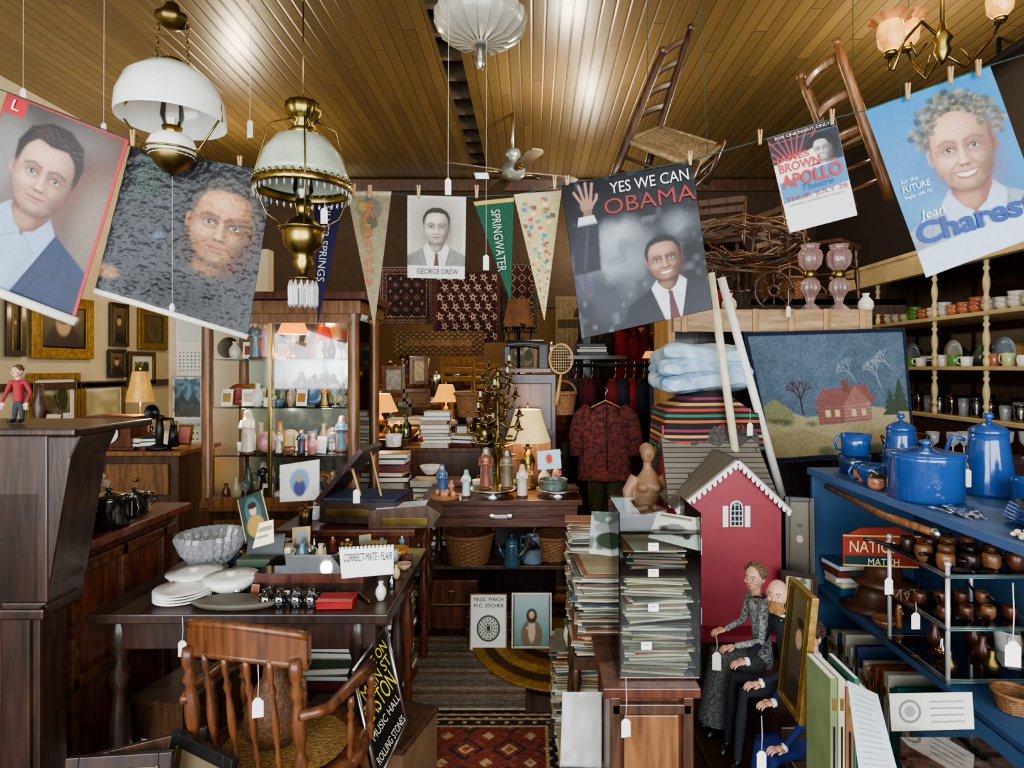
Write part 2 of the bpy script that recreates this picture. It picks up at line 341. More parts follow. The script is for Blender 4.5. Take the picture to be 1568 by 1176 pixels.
# ---------------------------------------------------------------- generic objects
def tag(x,y,z,up,w=.028,h=.045,col=None):
    b=B('price_tag',(x,y,z)); b.box((0,0,-h/2),(w,.0015,h),PAPER,Matrix.Rotation(U(-.3,.3),3,'Z')); b.prism([(-w/2,0),(w/2,0),(w*.2,w*.35),(-w*.2,w*.35)],-.0007,.0007,PAPER)
    b.tube([(0,0,w*.3),(.002,0,up*.5),(0,0,up)],.0012,STR,5); return b.done()
def art(kind,A=1.2,nx=26):
    if kind=='land':
        c=Cv(A,nx,'8a8f86').grad('b9b8a0','6d6a48'); c.blot(5,'4a5234',.5,.8); c.ell(.3,A*.6,.35,.2,'5b5636',.1); c.ell(.75,A*.45,.2,.3,'3c4426',.1)
    elif kind=='port':
        c=Cv(A,nx,'5a4c3a').grad('6a5c48','2d241a'); c.ell(.5,A*.95,.38,.4,'2a2420',.06); c.ell(.5,A*.42,.16,.2,'b99a78',.05); c.ell(.5,A*.27,.17,.1,'3a2a1c',.05)
    elif kind=='print':
        c=Cv(A,nx,'ddd6c4'); 
        for i in range(int(A*12)): c.rect(.12,.1+i*.08,U(.5,.9),.13+i*.08,'9a9488',.02,.7)
    elif kind=='mark':
        c=Cv(A,80,'e9e6dc'); c.ell(.5,A*.62,.33,.36,'3c4038',.02); c.ell(.5,A*.62,.28,.31,'c9c8b8',.02)
        for j in range(3):
            for i in range(10+j*3): a=i*2*pi/(10+j*3); r=.1+j*.07; c.ell(.5+r*cos(a),A*.62+r*1.1*sin(a),.02,.022,'343830',.01)
        c.ell(.5,A*.62,.05,.08,'3c4038',.02)
    elif kind=='icon':
        c=Cv(A,60,'9cb2b0').grad('a9c0bc','6f8a84'); c.ell(.5,A*.8,.3,.42,'7d6a54',.05); c.ell(.5,A*.7,.1,.32,'c9b79a',.05); c.ell(.5,A*.42,.15,.2,'4a3426',.04); c.ell(.5,A*.4,.075,.1,'d2ab86',.03); c.ell(.4,A*.66,.06,.04,'d2ab86',.02)
    else: c=Cv(A,nx,kind).noise(6,.3)
    return c
def RX(a): return Matrix.Rotation(a,4,'X')
def RZ(a): return Matrix.Rotation(a,4,'Z')
def RY(a): return Matrix.Rotation(a,4,'Y')
def framed(name,c,w,h,rot=None,fw=.03,fm=None,kind='land',mat_=.0,dp=.02):
    rot=rot or Matrix.Identity(4); b=B(name,c,rot=rot); fm=fm or GOLD
    for q in (-1,1):
        b.box((q*(w/2-fw/2),0,0),(fw,dp,h),fm); b.box((0,0,q*(h/2-fw/2)),(w-2*fw,dp,fw),fm)
        b.box((q*(w/2-fw),-dp*.3,0),(fw*.25,dp*.9,h-fw*1.7),BRD)
    b.box((0,dp*.35,0),(w-fw*1.5,dp*.2,h-fw*1.5),PAPER); o=b.done(.002)
    iw=w-2*fw-mat_*2; ih=h-2*fw-mat_*2; cv=art(kind,ih/iw,30)
    x=iw/2;z=ih/2;y=dp*.1
    pn=panel('picture',cv,(-x,y,z),(x,y,z),(x,y,-z),(-x,y,-z),solid=.001,rough=.35); pn.parent=o
    return o
def G(c): return M('glaze_'+c,c,.3,coat=.4)
def figurine(name,p,h,c1,c2,skin='e2c0a0',base='5a3a22',kind='robe',yaw=0):
    b=B(name,p,yaw,sc=h); m1=G(c1); m2=G(c2); ms=M('glaze_'+skin,skin,.35); mb=M('glaze_'+base,base,.4)
    b.lathe([(0,0),(.17,0),(.17,.04),(.13,.06),(0,.06)],mb)
    b.lathe([(.14,.06),(.13,.2),(.1,.45),(.12,.6),(.13,.72),(.1,.79),(.04,.82),(0,.82)],m1,fl=(9,.05),sy=.75)
    b.lathe([(.16,.1),(.15,.3),(.14,.6),(.145,.74),(.1,.82),(.085,.9),(.08,.96),(.03,1.0),(0,1.0)],m2,(0,.035,0),fl=(7,.06),sy=.65)
    b.ell((0,-.03,.89),(.055,.06,.075),ms,12); b.ell((0,-.09,.88),(.01,.012,.015),ms,6)
    for q in (-1,1):
        b.ell((q*.02,-.083,.9),.007,BLK,6)
        b.tube([(q*.12,0,.74),(q*.15,-.06,.58),(q*.03,-.14,.62)],[.045,.045,.025],m1,8); b.ell((q*.02,-.15,.63),(.018,.03,.03),ms,8)
    return b.done()
def bookstack(name,p,n,w,d,rz=0,cols=None,th=(.015,.035),page=True,jit=.015):
    b=B(name,p,rz); z=0; cols=cols or ['6b2c22','2c3c50','8a7a52','3a4a34','b0a68c','222222','9c5a2a']
    for i in range(n):
        t=U(*th); ww=w*U(.85,1); dd=d*U(.85,1); o=(U(-jit,jit),U(-jit,jit)); r=Matrix.Rotation(U(-.12,.12),3,'Z'); m=M('cover_'+cols[i%len(cols)],cols[i%len(cols)],.5)
        b.box((o[0],o[1],z+t*.08),(ww,dd,t*.14),m,r); b.box((o[0],o[1],z+t*.9),(ww,dd,t*.14),m,r)
        b.box((o[0],o[1],z+t/2),(ww*.96,dd*.96,t*.7),PAPER if i%3 else m,r); z+=t
    return b.done()
def basket(name,p,r,h,handle=True,rx=1.0,mat=None):
    mt=mat or M('wicker','7a5230',.7,0,.35,60,.5); b=B(name,p); n=48
    vs=[];fs=[];m=14
    for k in range(m+1):
        t=k/m; rr=r*(.78+.22*t)
        for i in range(n):
            a=2*pi*i/n; q=rr*(1+.02*(1 if (i//2+k)%2 else -1)); vs.append((q*cos(a)*rx,q*sin(a),h*t))
    for k in range(m):
        for i in range(n): fs.append((k*n+i,k*n+(i+1)%n,(k+1)*n+(i+1)%n,(k+1)*n+i))
    fs.append(tuple(range(n))[::-1]); b.add(vs,fs,mt,False)
    b.tube([(r*cos(a)*rx,r*sin(a),h) for a in np.linspace(0,2*pi,25)],h*.05+.004,mt)
    if handle: b.tube([(r*cos(a)*rx,0,h+sin(a)*r*.9) for a in np.linspace(0,pi,13)],.008,mt)
    return b.done(solid=.003)
def lampshade(b,c,r0,r1,h,mat,n=32,pl=.03): b.lathe([(r1,0),((r0+r1)/2*.98,h*.5),(r0,h)],mat,c,n=n*2,fl=(n,pl))
def table_lamp(name,p,h,r,shade,base,lit=0,col=(1,.7,.35)):
    b=B(name,p); hb=h*.62; b.lathe([(0,0),(r*.5,0),(r*.5,h*.03),(r*.2,h*.08),(r*.12,h*.15),(r*.3,h*.25),(r*.34,h*.34),(r*.15,h*.46),(r*.06,h*.5),(r*.06,hb),(0,hb)],base)
    lampshade(b,(0,0,h*.58),r*.55,r,h*.4,shade); b.lathe([(0,0),(.008,.01),(.004,.03),(0,.03)],base,(0,0,h)); o=b.done()
    if lit:
        l=bpy.data.lights.new('bulb','POINT'); l.energy=lit; l.color=col; l.shadow_soft_size=.03; q=bpy.data.objects.new('bulb',l); bpy.context.scene.collection.objects.link(q); q.location=(0,0,h*.74); q.parent=o
    return o
def pot(name,p,r,h,mat,lid=False,handles=0,spout=0,knob=True,prof=None,rz=0):
    b=B(name,p,rz); pr=prof or [(0,0),(.92,0),(1,.08),(1,.9),(1.03,1),(.97,1),(.95,.9),(.93,.1),(0,.08)]
    b.lathe([(a*r,z*h) for a,z in pr],mat,n=32)
    if lid:
        b.lathe([(r*1.04*(.7 if pr is TAPER else 1),0),(r*1.04*(.7 if pr is TAPER else 1),h*.03),(r*.6,h*.08),(r*.3,h*.15),(0,h*.17)],mat,(0,0,h)); 
        if knob: b.lathe([(0,0),(r*.1,0),(r*.08,h*.05),(r*.2,h*.1),(r*.15,h*.16),(0,h*.17)],mat,(0,0,h*1.15))
    if handles>=1: b.tube([(r*.8,0,h*.85),(r*1.3,0,h*.9),(r*1.5,0,h*.62),(r*1.35,0,h*.3),(r*.9,0,h*.22)],r*.09,mat,8)
    if handles>=2: b.tube([(-r*.95,0,h*.8),(-r*1.3,0,h*.8),(-r*1.35,0,h*.6),(-r*.95,0,h*.55)],r*.07,mat,8)
    if spout: b.tube([(-r*.85,0,h*.35),(-r*1.3,0,h*.6),(-r*1.55,0,h*.95)],[r*.25,r*.15,r*.1],mat,10)
    return b.done()
TAPER=[(0,0),(1,0),(1.02,.05),(.72,.85),(.7,1),(.66,1),(.68,.85),(.95,.08),(0,.06)]
BOWL=[(0,0),(.45,0),(.5,.08),(.85,.5),(1,1),(.96,1),(.8,.5),(.4,.14),(0,.12)]
MUG=[(0,0),(.85,0),(.9,.05),(.92,.5),(1.0,1),(.95,1),(.87,.5),(.84,.08),(0,.08)]
PLATE=[(0,0),(.5,0),(.55,.2),(1,1),(1,1.15),(.55,.45),(0,.35)]
VASE=[(0,0),(.6,0),(1,.35),(.9,.6),(.35,.85),(.5,1),(.45,1),(.3,.85),(0,.8)]
CLC=['a88a6c','7a2c24','d8cfbc','34506a','a07030','55664a','b87a7a','26221f','c0ae80','7e5238','547080','d8d2c6']
def lathe_obj(name,p,prof,mat,**k): b=B(name,p); b.lathe(prof,mat,**k); return b.done()
def small_item(p,s):
    k=random.choice('vfbcgwtpkm'); a,c2=random.sample(CLC,2)
    if k=='v': pot('china_vase',p,s*.3,s,G(a),prof=VASE)
    elif k=='f': figurine('porcelain_figurine',p,s*1.2,a,c2,yaw=U(-.5,.5))
    elif k=='b': pot('china_bowl',p,s*.5,s*.4,G(c2),prof=BOWL)
    elif k=='c': pot('china_cup',p,s*.35,s*.5,WH,prof=MUG,handles=1,rz=U(0,6))
    elif k=='g': pot('glass_bottle',p,s*.25,s,random.choice([GLB,GL('smoke_glass','88909a',.2),GL('green_glass','90c0a0',.2)]),prof=[(0,0),(.95,0),(1,.05),(1,.55),(.35,.75),(.3,.95),(.4,1),(.25,1),(.25,.75),(0,.7)])
    elif k=='w':
        b=B('small_wooden_box',p,U(-.5,.5)); b.box((0,0,s*.22),(s*.9,s*.6,s*.4),random.choice([W_mah,W_oak,W_dark])); b.box((0,0,s*.45),(s*.95,s*.64,s*.06),W_wal); b.box((0,-s*.31,s*.35),(s*.12,s*.02,s*.1),BR); b.done(.002)
    elif k=='t':
        b=B('brass_candlestick',p); b.lathe([(0,0),(s*.3,0),(s*.28,s*.06),(s*.08,s*.14),(s*.06,s*.4),(s*.12,s*.5),(s*.06,s*.6),(s*.06,s*.85),(s*.14,s*.9),(s*.1,s),(0,s)],BR,n=20); b.done()
    elif k=='p': bookstack('small_book_pile',p,3,s*1.1,s*.8,U(-.4,.4))
    elif k=='k':
        b=B('small_standing_picture',p,U(-.5,.5)); r=Matrix.Rotation(-.2,3,'X'); b.box((0,0,s*.5),(s*.7,s*.05,s*.95),random.choice([GOLD,W_wal,BRD]),r); b.box((0,-s*.04,s*.5),(s*.5,s*.02,s*.72),G(a),r); b.box((0,s*.15,s*.3),(s*.1,s*.04,s*.6),W_wal,Matrix.Rotation(.4,3,'X')); b.done()
    else: pot('metal_tankard',p,s*.32,s*.7,random.choice([SIL,BRD,BR]),prof=MUG,handles=1,rz=U(0,6),lid=U(0,1)>.5)
def clutter(x0,x1,y0,y1,z,nx,ny,s0,s1,prob=1):
    for j in range(ny):
        for i in range(nx):
            if U(0,1)>prob: continue
            small_item((x0+(x1-x0)*(i+.5+U(-.15,.15))/nx,y0+(y1-y0)*(j+.5+U(-.12,.12))/ny,z),U(s0,s1))
def head(b,p,r,yaw,skin,hair,kind='wavy',pitch=0):
    T0=b.T; b.T=T0@Matrix.Translation(p)@RZ(yaw)@RX(pitch)@Matrix.Scale(r,4)
    b.ell((0,0,.08),(.72,.84,.92),skin,20); b.ell((0,-.28,-.45),(.5,.5,.52),skin,16); b.tube([(0,.1,-.5),(0,.15,-1.4)],[.4,.42],skin,12)
    b.tube([(0,-.78,.1),(0,-.97,-.16),(0,-.86,-.24)],[.07,.13,.1],skin,8)
    for q in (-1,1):
        b.ell((q*.28,-.73,.06),(.14,.09,.07),WH,10); b.ell((q*.28,-.8,.06),(.06,.04,.06),M('iris','2e3a48',.2),8)
        b.tube([(q*.13,-.8,.12),(q*.28,-.84,.15),(q*.44,-.72,.1)],.03,skin,6)
        b.tube([(q*.12,-.84,.24),(q*.3,-.83,.3),(q*.46,-.72,.24)],.03,hair,6); b.ell((q*.74,.05,-.02),(.08,.17,.24),skin,10)
        b.ell((q*.36,-.62,-.22),(.2,.16,.18),skin,10)
    b.ell((0,-.76,-.5),(.18,.07,.05),M('lips','a8483e',.4),10)
    rn=random.Random(3)
    if kind=='wavy':
        b.ell((0,.16,.28),(.8,.82,.82),hair,18); b.ell((0,.8,.25),(.4,.35,.4),hair,12)
        for i in range(90):
            a=rn.uniform(-.35,pi+.35); e=rn.uniform(-.3,1.4); b.ell((.78*cos(a)*cos(e),.12+.8*sin(a)*cos(e),.3+.8*sin(e)),(.17,.15,.11),hair,8)
    if kind=='beard':
        for i in range(80):
            a=-pi/2+rn.uniform(-1.2,1.2); z=rn.uniform(-1.15,-.48); b.ell((.55*cos(a),-.25+.55*sin(a)*(1-.2*abs(z)),z),(.12,.12,.16),hair,7)
        for q in (-1,1): b.tube([(0,-.84,-.36),(q*.2,-.82,-.4),(q*.36,-.66,-.55)],[.09,.08,.04],hair,6)
        for i in range(26):
            a=rn.uniform(.1,pi-.1); b.ell((.72*cos(a),.1+.72*sin(a),rn.uniform(-.3,.2)),(.13,.13,.14),hair,7)
    if kind=='short':
        b.ell((0,.1,.3),(.78,.84,.8),hair,18)
        for i in range(40):
            a=rn.uniform(-.1,pi+.1); e=rn.uniform(0,1.4); b.ell((.72*cos(a)*cos(e),.1+.76*sin(a)*cos(e),.35+.76*sin(e)),(.16,.16,.1),hair,7)
    b.T=T0
def hand(b,w,dr,up,s,skin,side=1):
    d=Vector(dr).normalized(); z=Vector(up); z=(z-d*z.dot(d)).normalized(); y=z.cross(d)
    R=Matrix((d,y,z)).transposed(); w=Vector(w)
    b.ell(w+d*s*.42,(s*.48,s*.38,s*.17),skin,14,R)
    for i in range(4):
        o=(i-1.5)*.2*s; L=s*[.72,.84,.8,.62][i]; a=w+d*s*.72+y*o; dd=(d+y*(i-1.5)*.08).normalized()
        b.tube([a,a+dd*L*.4+z*s*.02,a+dd*L*.75-z*s*.12,a+dd*L*.95-z*s*.3],[s*.1,s*.095,s*.085,s*.06],skin,8)
    a=w+d*s*.2+y*side*s*.3; b.tube([a,a+d*s*.25+y*side*s*.25,a+d*s*.55+y*side*s*.28-z*s*.08],[s*.13,s*.11,s*.07],skin,8)
def doll(name,J,u,body,legs,skin,hair,kind,yaw,skirt=None,shoe=None,pitch=0,cuff=None,collar=None):
    e=bpy.data.objects.new(name,None); bpy.context.scene.collection.objects.link(e)
    J={k:Vector(v) for k,v in J.items()}
    b=B('torso_and_sleeves',parent=e); b.tube([J['pel']-Vector((0,0,u*.3)),J['pel']+Vector((0,0,u*.3)),J['pel'].lerp(J['neck'],.5),J['neck']-Vector((0,0,u*.55)),J['neck']],[u*.7,u*.75,u*.66,u*.78,u*.3],body,16)
    for q in 'LR': b.tube([J['neck']-Vector((0,0,u*.35)),J['s'+q],J['s'+q].lerp(J['e'+q],.5),J['e'+q],J['w'+q]],[u*.3,u*.4,u*.36,u*.29,u*.22],body,12)
    b.done(remesh=u*.09)
    b=B('legs',parent=e)
    if skirt:
        k=(J['kL']+J['kR'])/2; f=(J['aL']+J['aR'])/2
        b.tube([J['pel'],J['pel'].lerp(k,.5),k,k.lerp(f,.5),f],[u*.8,u*.95,u*.95,u*1.0,u*1.15],legs,24)
    for q in 'LR': b.tube([J['pel'],J['pel'].lerp(J['k'+q],.4),J['k'+q],J['k'+q].lerp(J['a'+q],.4),J['a'+q]],[u*.5,u*.5,u*.38,u*.36,u*.24],legs,14)
    b.done(remesh=u*.1)
    b=B('head',parent=e); head(b,J['head'],u*.95,yaw,skin,hair,kind,pitch)
    if collar:
        n_=J['neck']; b.tube([n_+Vector((cos(a)*u*.42,sin(a)*u*.42,-u*.06)) for a in np.linspace(0,2*pi,17)],u*.1,collar,8); b.ell(n_+Vector((sin(yaw)*u*.62,-cos(yaw)*u*.62,-u*.35)),(u*.1,u*.1,u*.14),BR,8)
    b.done()
    b=B('hands',parent=e)
    for q,sd in (('L',1),('R',-1)):
        hand(b,J['w'+q],J['h'+q],(0,0,1),u*.8,skin,sd)
        if cuff: d=J['h'+q].normalized(); b.tube([J['w'+q]-d*u*.15,J['w'+q]+d*u*.12],[u*.27,u*.3],cuff,12)
    b.done()
    b=B('shoes',parent=e)
    for q in 'LR':
        a=J['a'+q]; f=Vector((sin(yaw),-cos(yaw),0)); b.tube([a+Vector((0,0,u*.1)),a-Vector((0,0,u*.15)),a+f*u*.5-Vector((0,0,u*.3)),a+f*u*1.1-Vector((0,0,u*.35))],[u*.26,u*.3,u*.3,u*.2],shoe or BLK,12)
    b.done(); return e
def light(name,kind,loc,e,col,size=.05):
    l=bpy.data.lights.new(name,kind); l.energy=e; l.color=col; l.shadow_soft_size=size
    o=bpy.data.objects.new(name,l); bpy.context.scene.collection.objects.link(o); o.location=loc; return o
# ================================================================ ROOM
CEIL=3.7
CM=planks('beadboard_ceiling','54452d','77633f',.085,0,.34,'2e2212',coat=.35,gw=.03,ga=.75)
FM=planks('floor_boards','2e2018','4a3424',.11,0,.5)
WCR=M('plaster_cream','c8b998',.85,0,.08,3,.1); WDK=M('wall_dark_brown','2a211b',.8,0,.2,3); WBK=M('plaster_back','5a4834',.85,0,.15,2)
def slab(name,x0,x1,y0,y1,z0,z1,m,bv=0): 
    b=B(name); b.box(((x0+x1)/2,(y0+y1)/2,(z0+z1)/2),(x1-x0,y1-y0,z1-z0),m); return b.done(bv)
slab('floor',-4.2,3.5,-1.4,10,-.1,0,FM)
slab('ceiling',-4.2,-.66,-1.4,7.1,CEIL,CEIL+.05,CM); slab('ceiling.001',-.5,3.5,-1.4,7.1,CEIL,CEIL+.05,CM)
slab('ceiling.002',-4.2,3.5,7.1,10,2.75,2.8,M('back_ceiling','5a4630',.6))
b=B('ceiling_joists'); 
for i in range(26): b.box((-.58,-1+i*.32,CEIL+.14),(.5,.05,.12),M('old_timber','6a5a48',.9))
b.box((-.58,3,CEIL+.4),(.7,8.6,.02),BLK)
for q in(-1,1): b.box((-.58+q*.3,3,CEIL+.22),(.02,8.6,.34),BLK)
b.done()
slab('wall_left',-4.2,-4.0,-1.4,10,0,CEIL+.05,WCR); slab('wall_right',3.3,3.5,-1.4,10,0,CEIL+.05,WDK)
slab('wall_back',-4.0,3.3,9.8,10,0,2.8,WBK)
b=B('wall_partition'); b.box((-.35,7.05,2.95),(7.3,.1,1.5),M('header_brown','382818',.8)); b.box((-3.2,7.05,1.1),(1.6,.1,2.2),WCR); b.box((2.35,7.05,1.1),(1.9,.1,2.2),WDK); b.done()
b=B('trim_1'); b.box((-.35,6.98,3.62),(7.3,.05,.14),W_wal); b.done(.01)
b=B('wall_front')
for x0,x1,z0,z1 in ((-4.2,3.5,0,.35),(-4.2,3.5,3.1,CEIL),(-4.2,-3.6,.35,3.1),(-.55,-.25,.35,3.1),(2.9,3.5,.35,3.1)): b.box(((x0+x1)/2,-1.45,(z0+z1)/2),(x1-x0,.1,z1-z0),WCR)
b.done()
slab('wall_stub',-2.75,-2.0,4.55,4.65,0,2.4,WCR)
b=B('baseboard_left'); b.box((-3.985,4,.08),(.03,9,.16),W_wal); b.done()
b=B('trim_2'); b.box((-3.98,3.5,1.35),(.03,6.9,.06),W_wal); b.done()
# ================================================================ FLOOR RUGS
def rugcv(A,nx,bg,cols,fx=9,bord=.12):
    c=Cv(A,nx,bg); X,Y=c.X,c.Y
    e=np.minimum(np.minimum(X,1-X),np.minimum(Y,A-Y))
    w=np.abs(((X*fx)%1)-.5)+np.abs(((Y*fx)%1)-.5)
    c.mk((w<.42)*1.,cols[0]); c.mk((w<.34)*1.,bg); c.mk((w<.2)*1.,cols[1]); c.mk((w<.1)*1.,cols[2]); c.mk((w>.84)*1.,cols[1])
    w2=np.cos(X*pi*fx*4+np.sin(Y*40)*1.5)*np.cos(Y*pi*fx*4+np.sin(X*40)); c.mk((w2-.6)*6,cols[2],.6)
    if bord:
        b_=(e<bord); c.mk(b_.astype(float),cols[3]); w3=np.sin(X*90)*np.sin(Y*90); c.mk(b_*(w3>.35),cols[0]); c.mk(b_*(w3<-.55),cols[1])
        for q in (.02,bord*.5,bord): c.mk((np.abs(e-q)<.006).astype(float),cols[1])
    c.noise(60,.25); c.noise(8,.15); return c
def flat(name,cv,x0,x1,y0,y1,z,keep=None,rough=.95): return panel(name,cv,(x0,y1,z),(x1,y1,z),(x1,y0,z),(x0,y0,z),rough=rough,bump=.5,keep=keep,solid=.006)
flat('persian_rug',rugcv(1.6,200,'6e3024',['1c2430','a88a64','8a4a30','23242e'],5),-.68,.16,1.27,2.6,.012)
c=Cv(.85,140,'75695a'); 
for i in range(22): c.rect(0,i*.04,1,i*.04+.012+.008*(i%3),['564c40','968a72','6a4236','83765e','5a5a56'][i%5],.004,.75)
c.noise(70,.3); flat('woven_rag_rug',c,-.86,-.03,2.63,3.35,.01)
c=Cv(1,150,'6a451c'); q=np.hypot((c.X-.5),(c.Y-.5))*2
for k,cl in enumerate(['8e682c','4e3318','9e7638','7a501e','3a2614','8c6629','5e3c1a','a27c42']): c.mk((q<1-k*.11)*1.0,cl)
c.noise(80,.3); flat('braided_oval_rug',c,-.35,.62,2.75,4.1,.02,keep=lambda X,Y:np.hypot(X-.5,Y-.5)<.5)
flat('persian_rug',rugcv(.8,80,'5a3428',['8a6a50','2a2228','7a3a28','3a2a2a']),-1.1,-.5,3.45,4.3,.012)
# ================================================================ LEFT DARK DESK
b=B('dark_upright_organ')
b.box((-1.85,1.7,.58),(1.0,.1,1.16),W_dark); b.box((-1.85,1.72,1.07),(1.04,.14,.5),W_dark); b.box((-1.82,1.8,1.325),(1.16,.34,.022),W_dark)
b.prism([(-1.32,.86),(-1.37,.82),(-1.37,0),(-1.45,0),(-1.45,.86)],1.64,1.76,W_dark)
b.prism([(-1.34,.84),(-1.27,1.25),(-1.24,1.315),(-1.5,1.315),(-1.5,.84)],1.655,1.8,W_dark); b.box((-1.8,1.64,.83),(.95,.02,.03),W_dark)
b.done(.006)
b=B('mahogany_desk')
b.box((-1.85,2.14,.935),(.9,.66,.03),W_mah); b.box((-1.87,2.14,.905),(.84,.62,.03),W_mah); b.box((-1.88,2.14,.46),(.84,.6,.88),W_mah)
for y in (1.9,2.13,2.36): b.box((-1.45,y,.45),(.025,.03,.86),W_h)
for z in (.05,.5,.86): b.box((-1.45,2.13,z),(.025,.6,.04),W_h)
b.done(.005)
pot('black_enamel_teapot',(xa(235,2.1),2.1,.952),.07,.1,M('black_gloss','15120f',.15,coat=.8),lid=True,handles=1,spout=1)
pot('black_enamel_teapot',(xa(290,2.3),2.3,.952),.05,.07,M('black_gloss'),lid=True,handles=1,rz=1)
pot('green_vase',(xa(150,2.2),2.2,.952),.055,.17,M('green_glaze','3a5a38',.2,coat=.6),prof=VASE)
for px,h,a,c2 in((168,.2,'b9a48a','8a5a4a'),(195,.16,'d9cdb4','3a3a44'),(178,.12,'6a4a3a','c8a888'),(215,.13,'c9b39a','9a6a4a')): figurine('porcelain_figurine',(xa(px,2.38),2.38+h*.2,.952),h,a,c2)
dp=Vector((xa(40,1.78),1.78,1.337))
J=dict(pel=dp+Vector((0,0,.07)),neck=dp+Vector((0,0,.13)),head=dp+Vector((0,-.004,.153)),sL=dp+Vector((-.022,0,.12)),sR=dp+Vector((.022,0,.12)),eL=dp+Vector((-.036,0,.09)),eR=dp+Vector((.036,0,.09)),
 wL=dp+Vector((-.036,-.015,.062)),wR=dp+Vector((.036,-.015,.062)),hL=(0,-.2,-1),hR=(0,-.2,-1),kL=dp+Vector((-.01,0,.04)),kR=dp+Vector((.01,0,.04)),aL=dp+Vector((-.012,0,.012)),aR=dp+Vector((.012,0,.012)))
doll('boy_doll',J,.019,M('red_felt','8a2028',.8),M('charcoal_felt','2a2c34',.8),SK,M('brown_hair','5a3a22',.7),'short',0)
# ================================================================ LEFT WALL PICTURES
def wallpic(px0,px1,py0,py1,fm,kind,fw=.03,mat_=0):
    d0=4*FPX/(CX-px0); d1=4*FPX/(CX-px1); d=(d0+d1)/2; framed('framed_picture',(-3.975,d,za((py0+py1)/2,d)),d1-d0,(py1-py0)*d/FPX,RZ(pi/2),fw,fm,kind,mat_)
wallpic(60,195,640,775,GOLD,'port',.09); wallpic(232,272,655,748,W_dark,'port',.04); wallpic(294,356,668,755,GOLD,'5a4a34',.07); wallpic(228,266,755,815,BLK,'port',.03)
wallpic(272,330,760,830,W_wal,'land',.04,.06); wallpic(52,166,806,922,GOLD,'land',.05,.06); wallpic(168,264,826,918,GOLD,'c0b48a',.04,.03); wallpic(5,48,640,770,W_dark,'port',.05); wallpic(365,385,670,800,W_wal,'print',.05,.04)
for (x0,x1,y0,y1,tp) in ((381,440,690,812,'c8ccc4'),(373,437,815,1020,'6b8a9a')):
    d=4.52; c=Cv((y1-y0)/(x1-x0),60,'dfe3e0'); A=c.A; c.rect(.06,.05,.94,A*.42,tp,.02)
    if y1>900: c.blot(8,'3a4a50',.5,.6); c.poly([(.06,.9),(.3,.5),(.5,.8),(.7,.45),(.94,.9),(.94,A*.42),(.06,A*.42)],'3a4a44',.03,.8)
    c.rect(0,A*.44,1,A,'a8ccd8' if y1>900 else 'd8d4c8',.02)
    for i in range(6):
        for j in range(6): c.rect(.1+j*.14,A*.58+i*A*.062,.16+j*.14,A*.6+i*A*.062,'4a585c',.01)
    o=panel('wall_calendar',c,at(x0,y0,d),at(x1,y0,d),at(x1,y1,d),at(x0,y1,d))
    if y1>900: ptxt(o,'ELGIN CO-OP',.08,A*.52,.84,.11,'2a4a5a')
b=B('oak_sideboard'); b.box((-3.0,4.1,.95),(1.5,.5,.03),W_oak); b.box((-3.0,4.12,.5),(1.42,.44,.88),W_wal)
for i in range(3):
    b.box((-3.45+i*.45,3.89,.78),(.4,.02,.2),W_oak); b.box((-3.45+i*.45,3.89,.38),(.4,.02,.5),W_oak); b.ell((-3.45+i*.45,3.87,.78),.014,BR)
b.done(.005)
b=B('mantel_clock_case',(xa(255,4.0),4.0,.966)); b.box((0,0,.1),(.28,.18,.2),W_mah); b.box((0,0,.21),(.34,.22,.02),W_mah); b.box((0,0,.01),(.34,.22,.02),W_mah); b.lathe([(0,0),(.07,0),(.07,.01),(0,.012)],PAPER,(0,-.095,.11),tilt=Matrix.Rotation(pi/2,3,'X')); b.done(.004)
b=B('candlestick_telephone',(xa(345,3.95),3.95,.966)); b.lathe([(0,0),(.08,0),(.08,.02),(.03,.04),(.02,.2),(.03,.22),(0,.23)],BLK); b.lathe([(0,0),(.02,0),(.05,.05),(.045,.05),(.02,.01)],BLK,(0,-.03,.25),tilt=Matrix.Rotation(pi/2,3,'X')); b.tube([(.03,0,.2),(.08,0,.2),(.09,0,.12)],.012,BLK); b.tube([(.09,0,.02),(.09,0,.16)],[.035,.02],BLK,12); b.box((-.05,.02,.05),(.1,.08,.1),BLK); b.done()
table_lamp('brass_table_lamp',(xa(303,4.15),4.15,.966),.52,.085,M('amber_shade','b88a40',.4,.3,.2,emit=.6),BR,lit=16)
b=B('wooden_archer_figurine',(xa(85,3.95),3.95,.966)); b.lathe([(0,0),(.06,0),(.05,.03),(.03,.05),(.035,.2),(.05,.3),(.02,.36),(.03,.42),(0,.44)],W_wal); b.tube([(.1,0,.1),(.15,0,.22),(.1,0,.36)],.006,W_dark); b.tube([(.03,0,.25),(.14,0,.24)],.01,W_wal); b.done()
bookstack('stacked_books',(xa(140,4.05),4.05,.966),5,.25,.2)
clutter(-2.75,-2.35,3.9,4.2,.966,4,2,.08,.18)
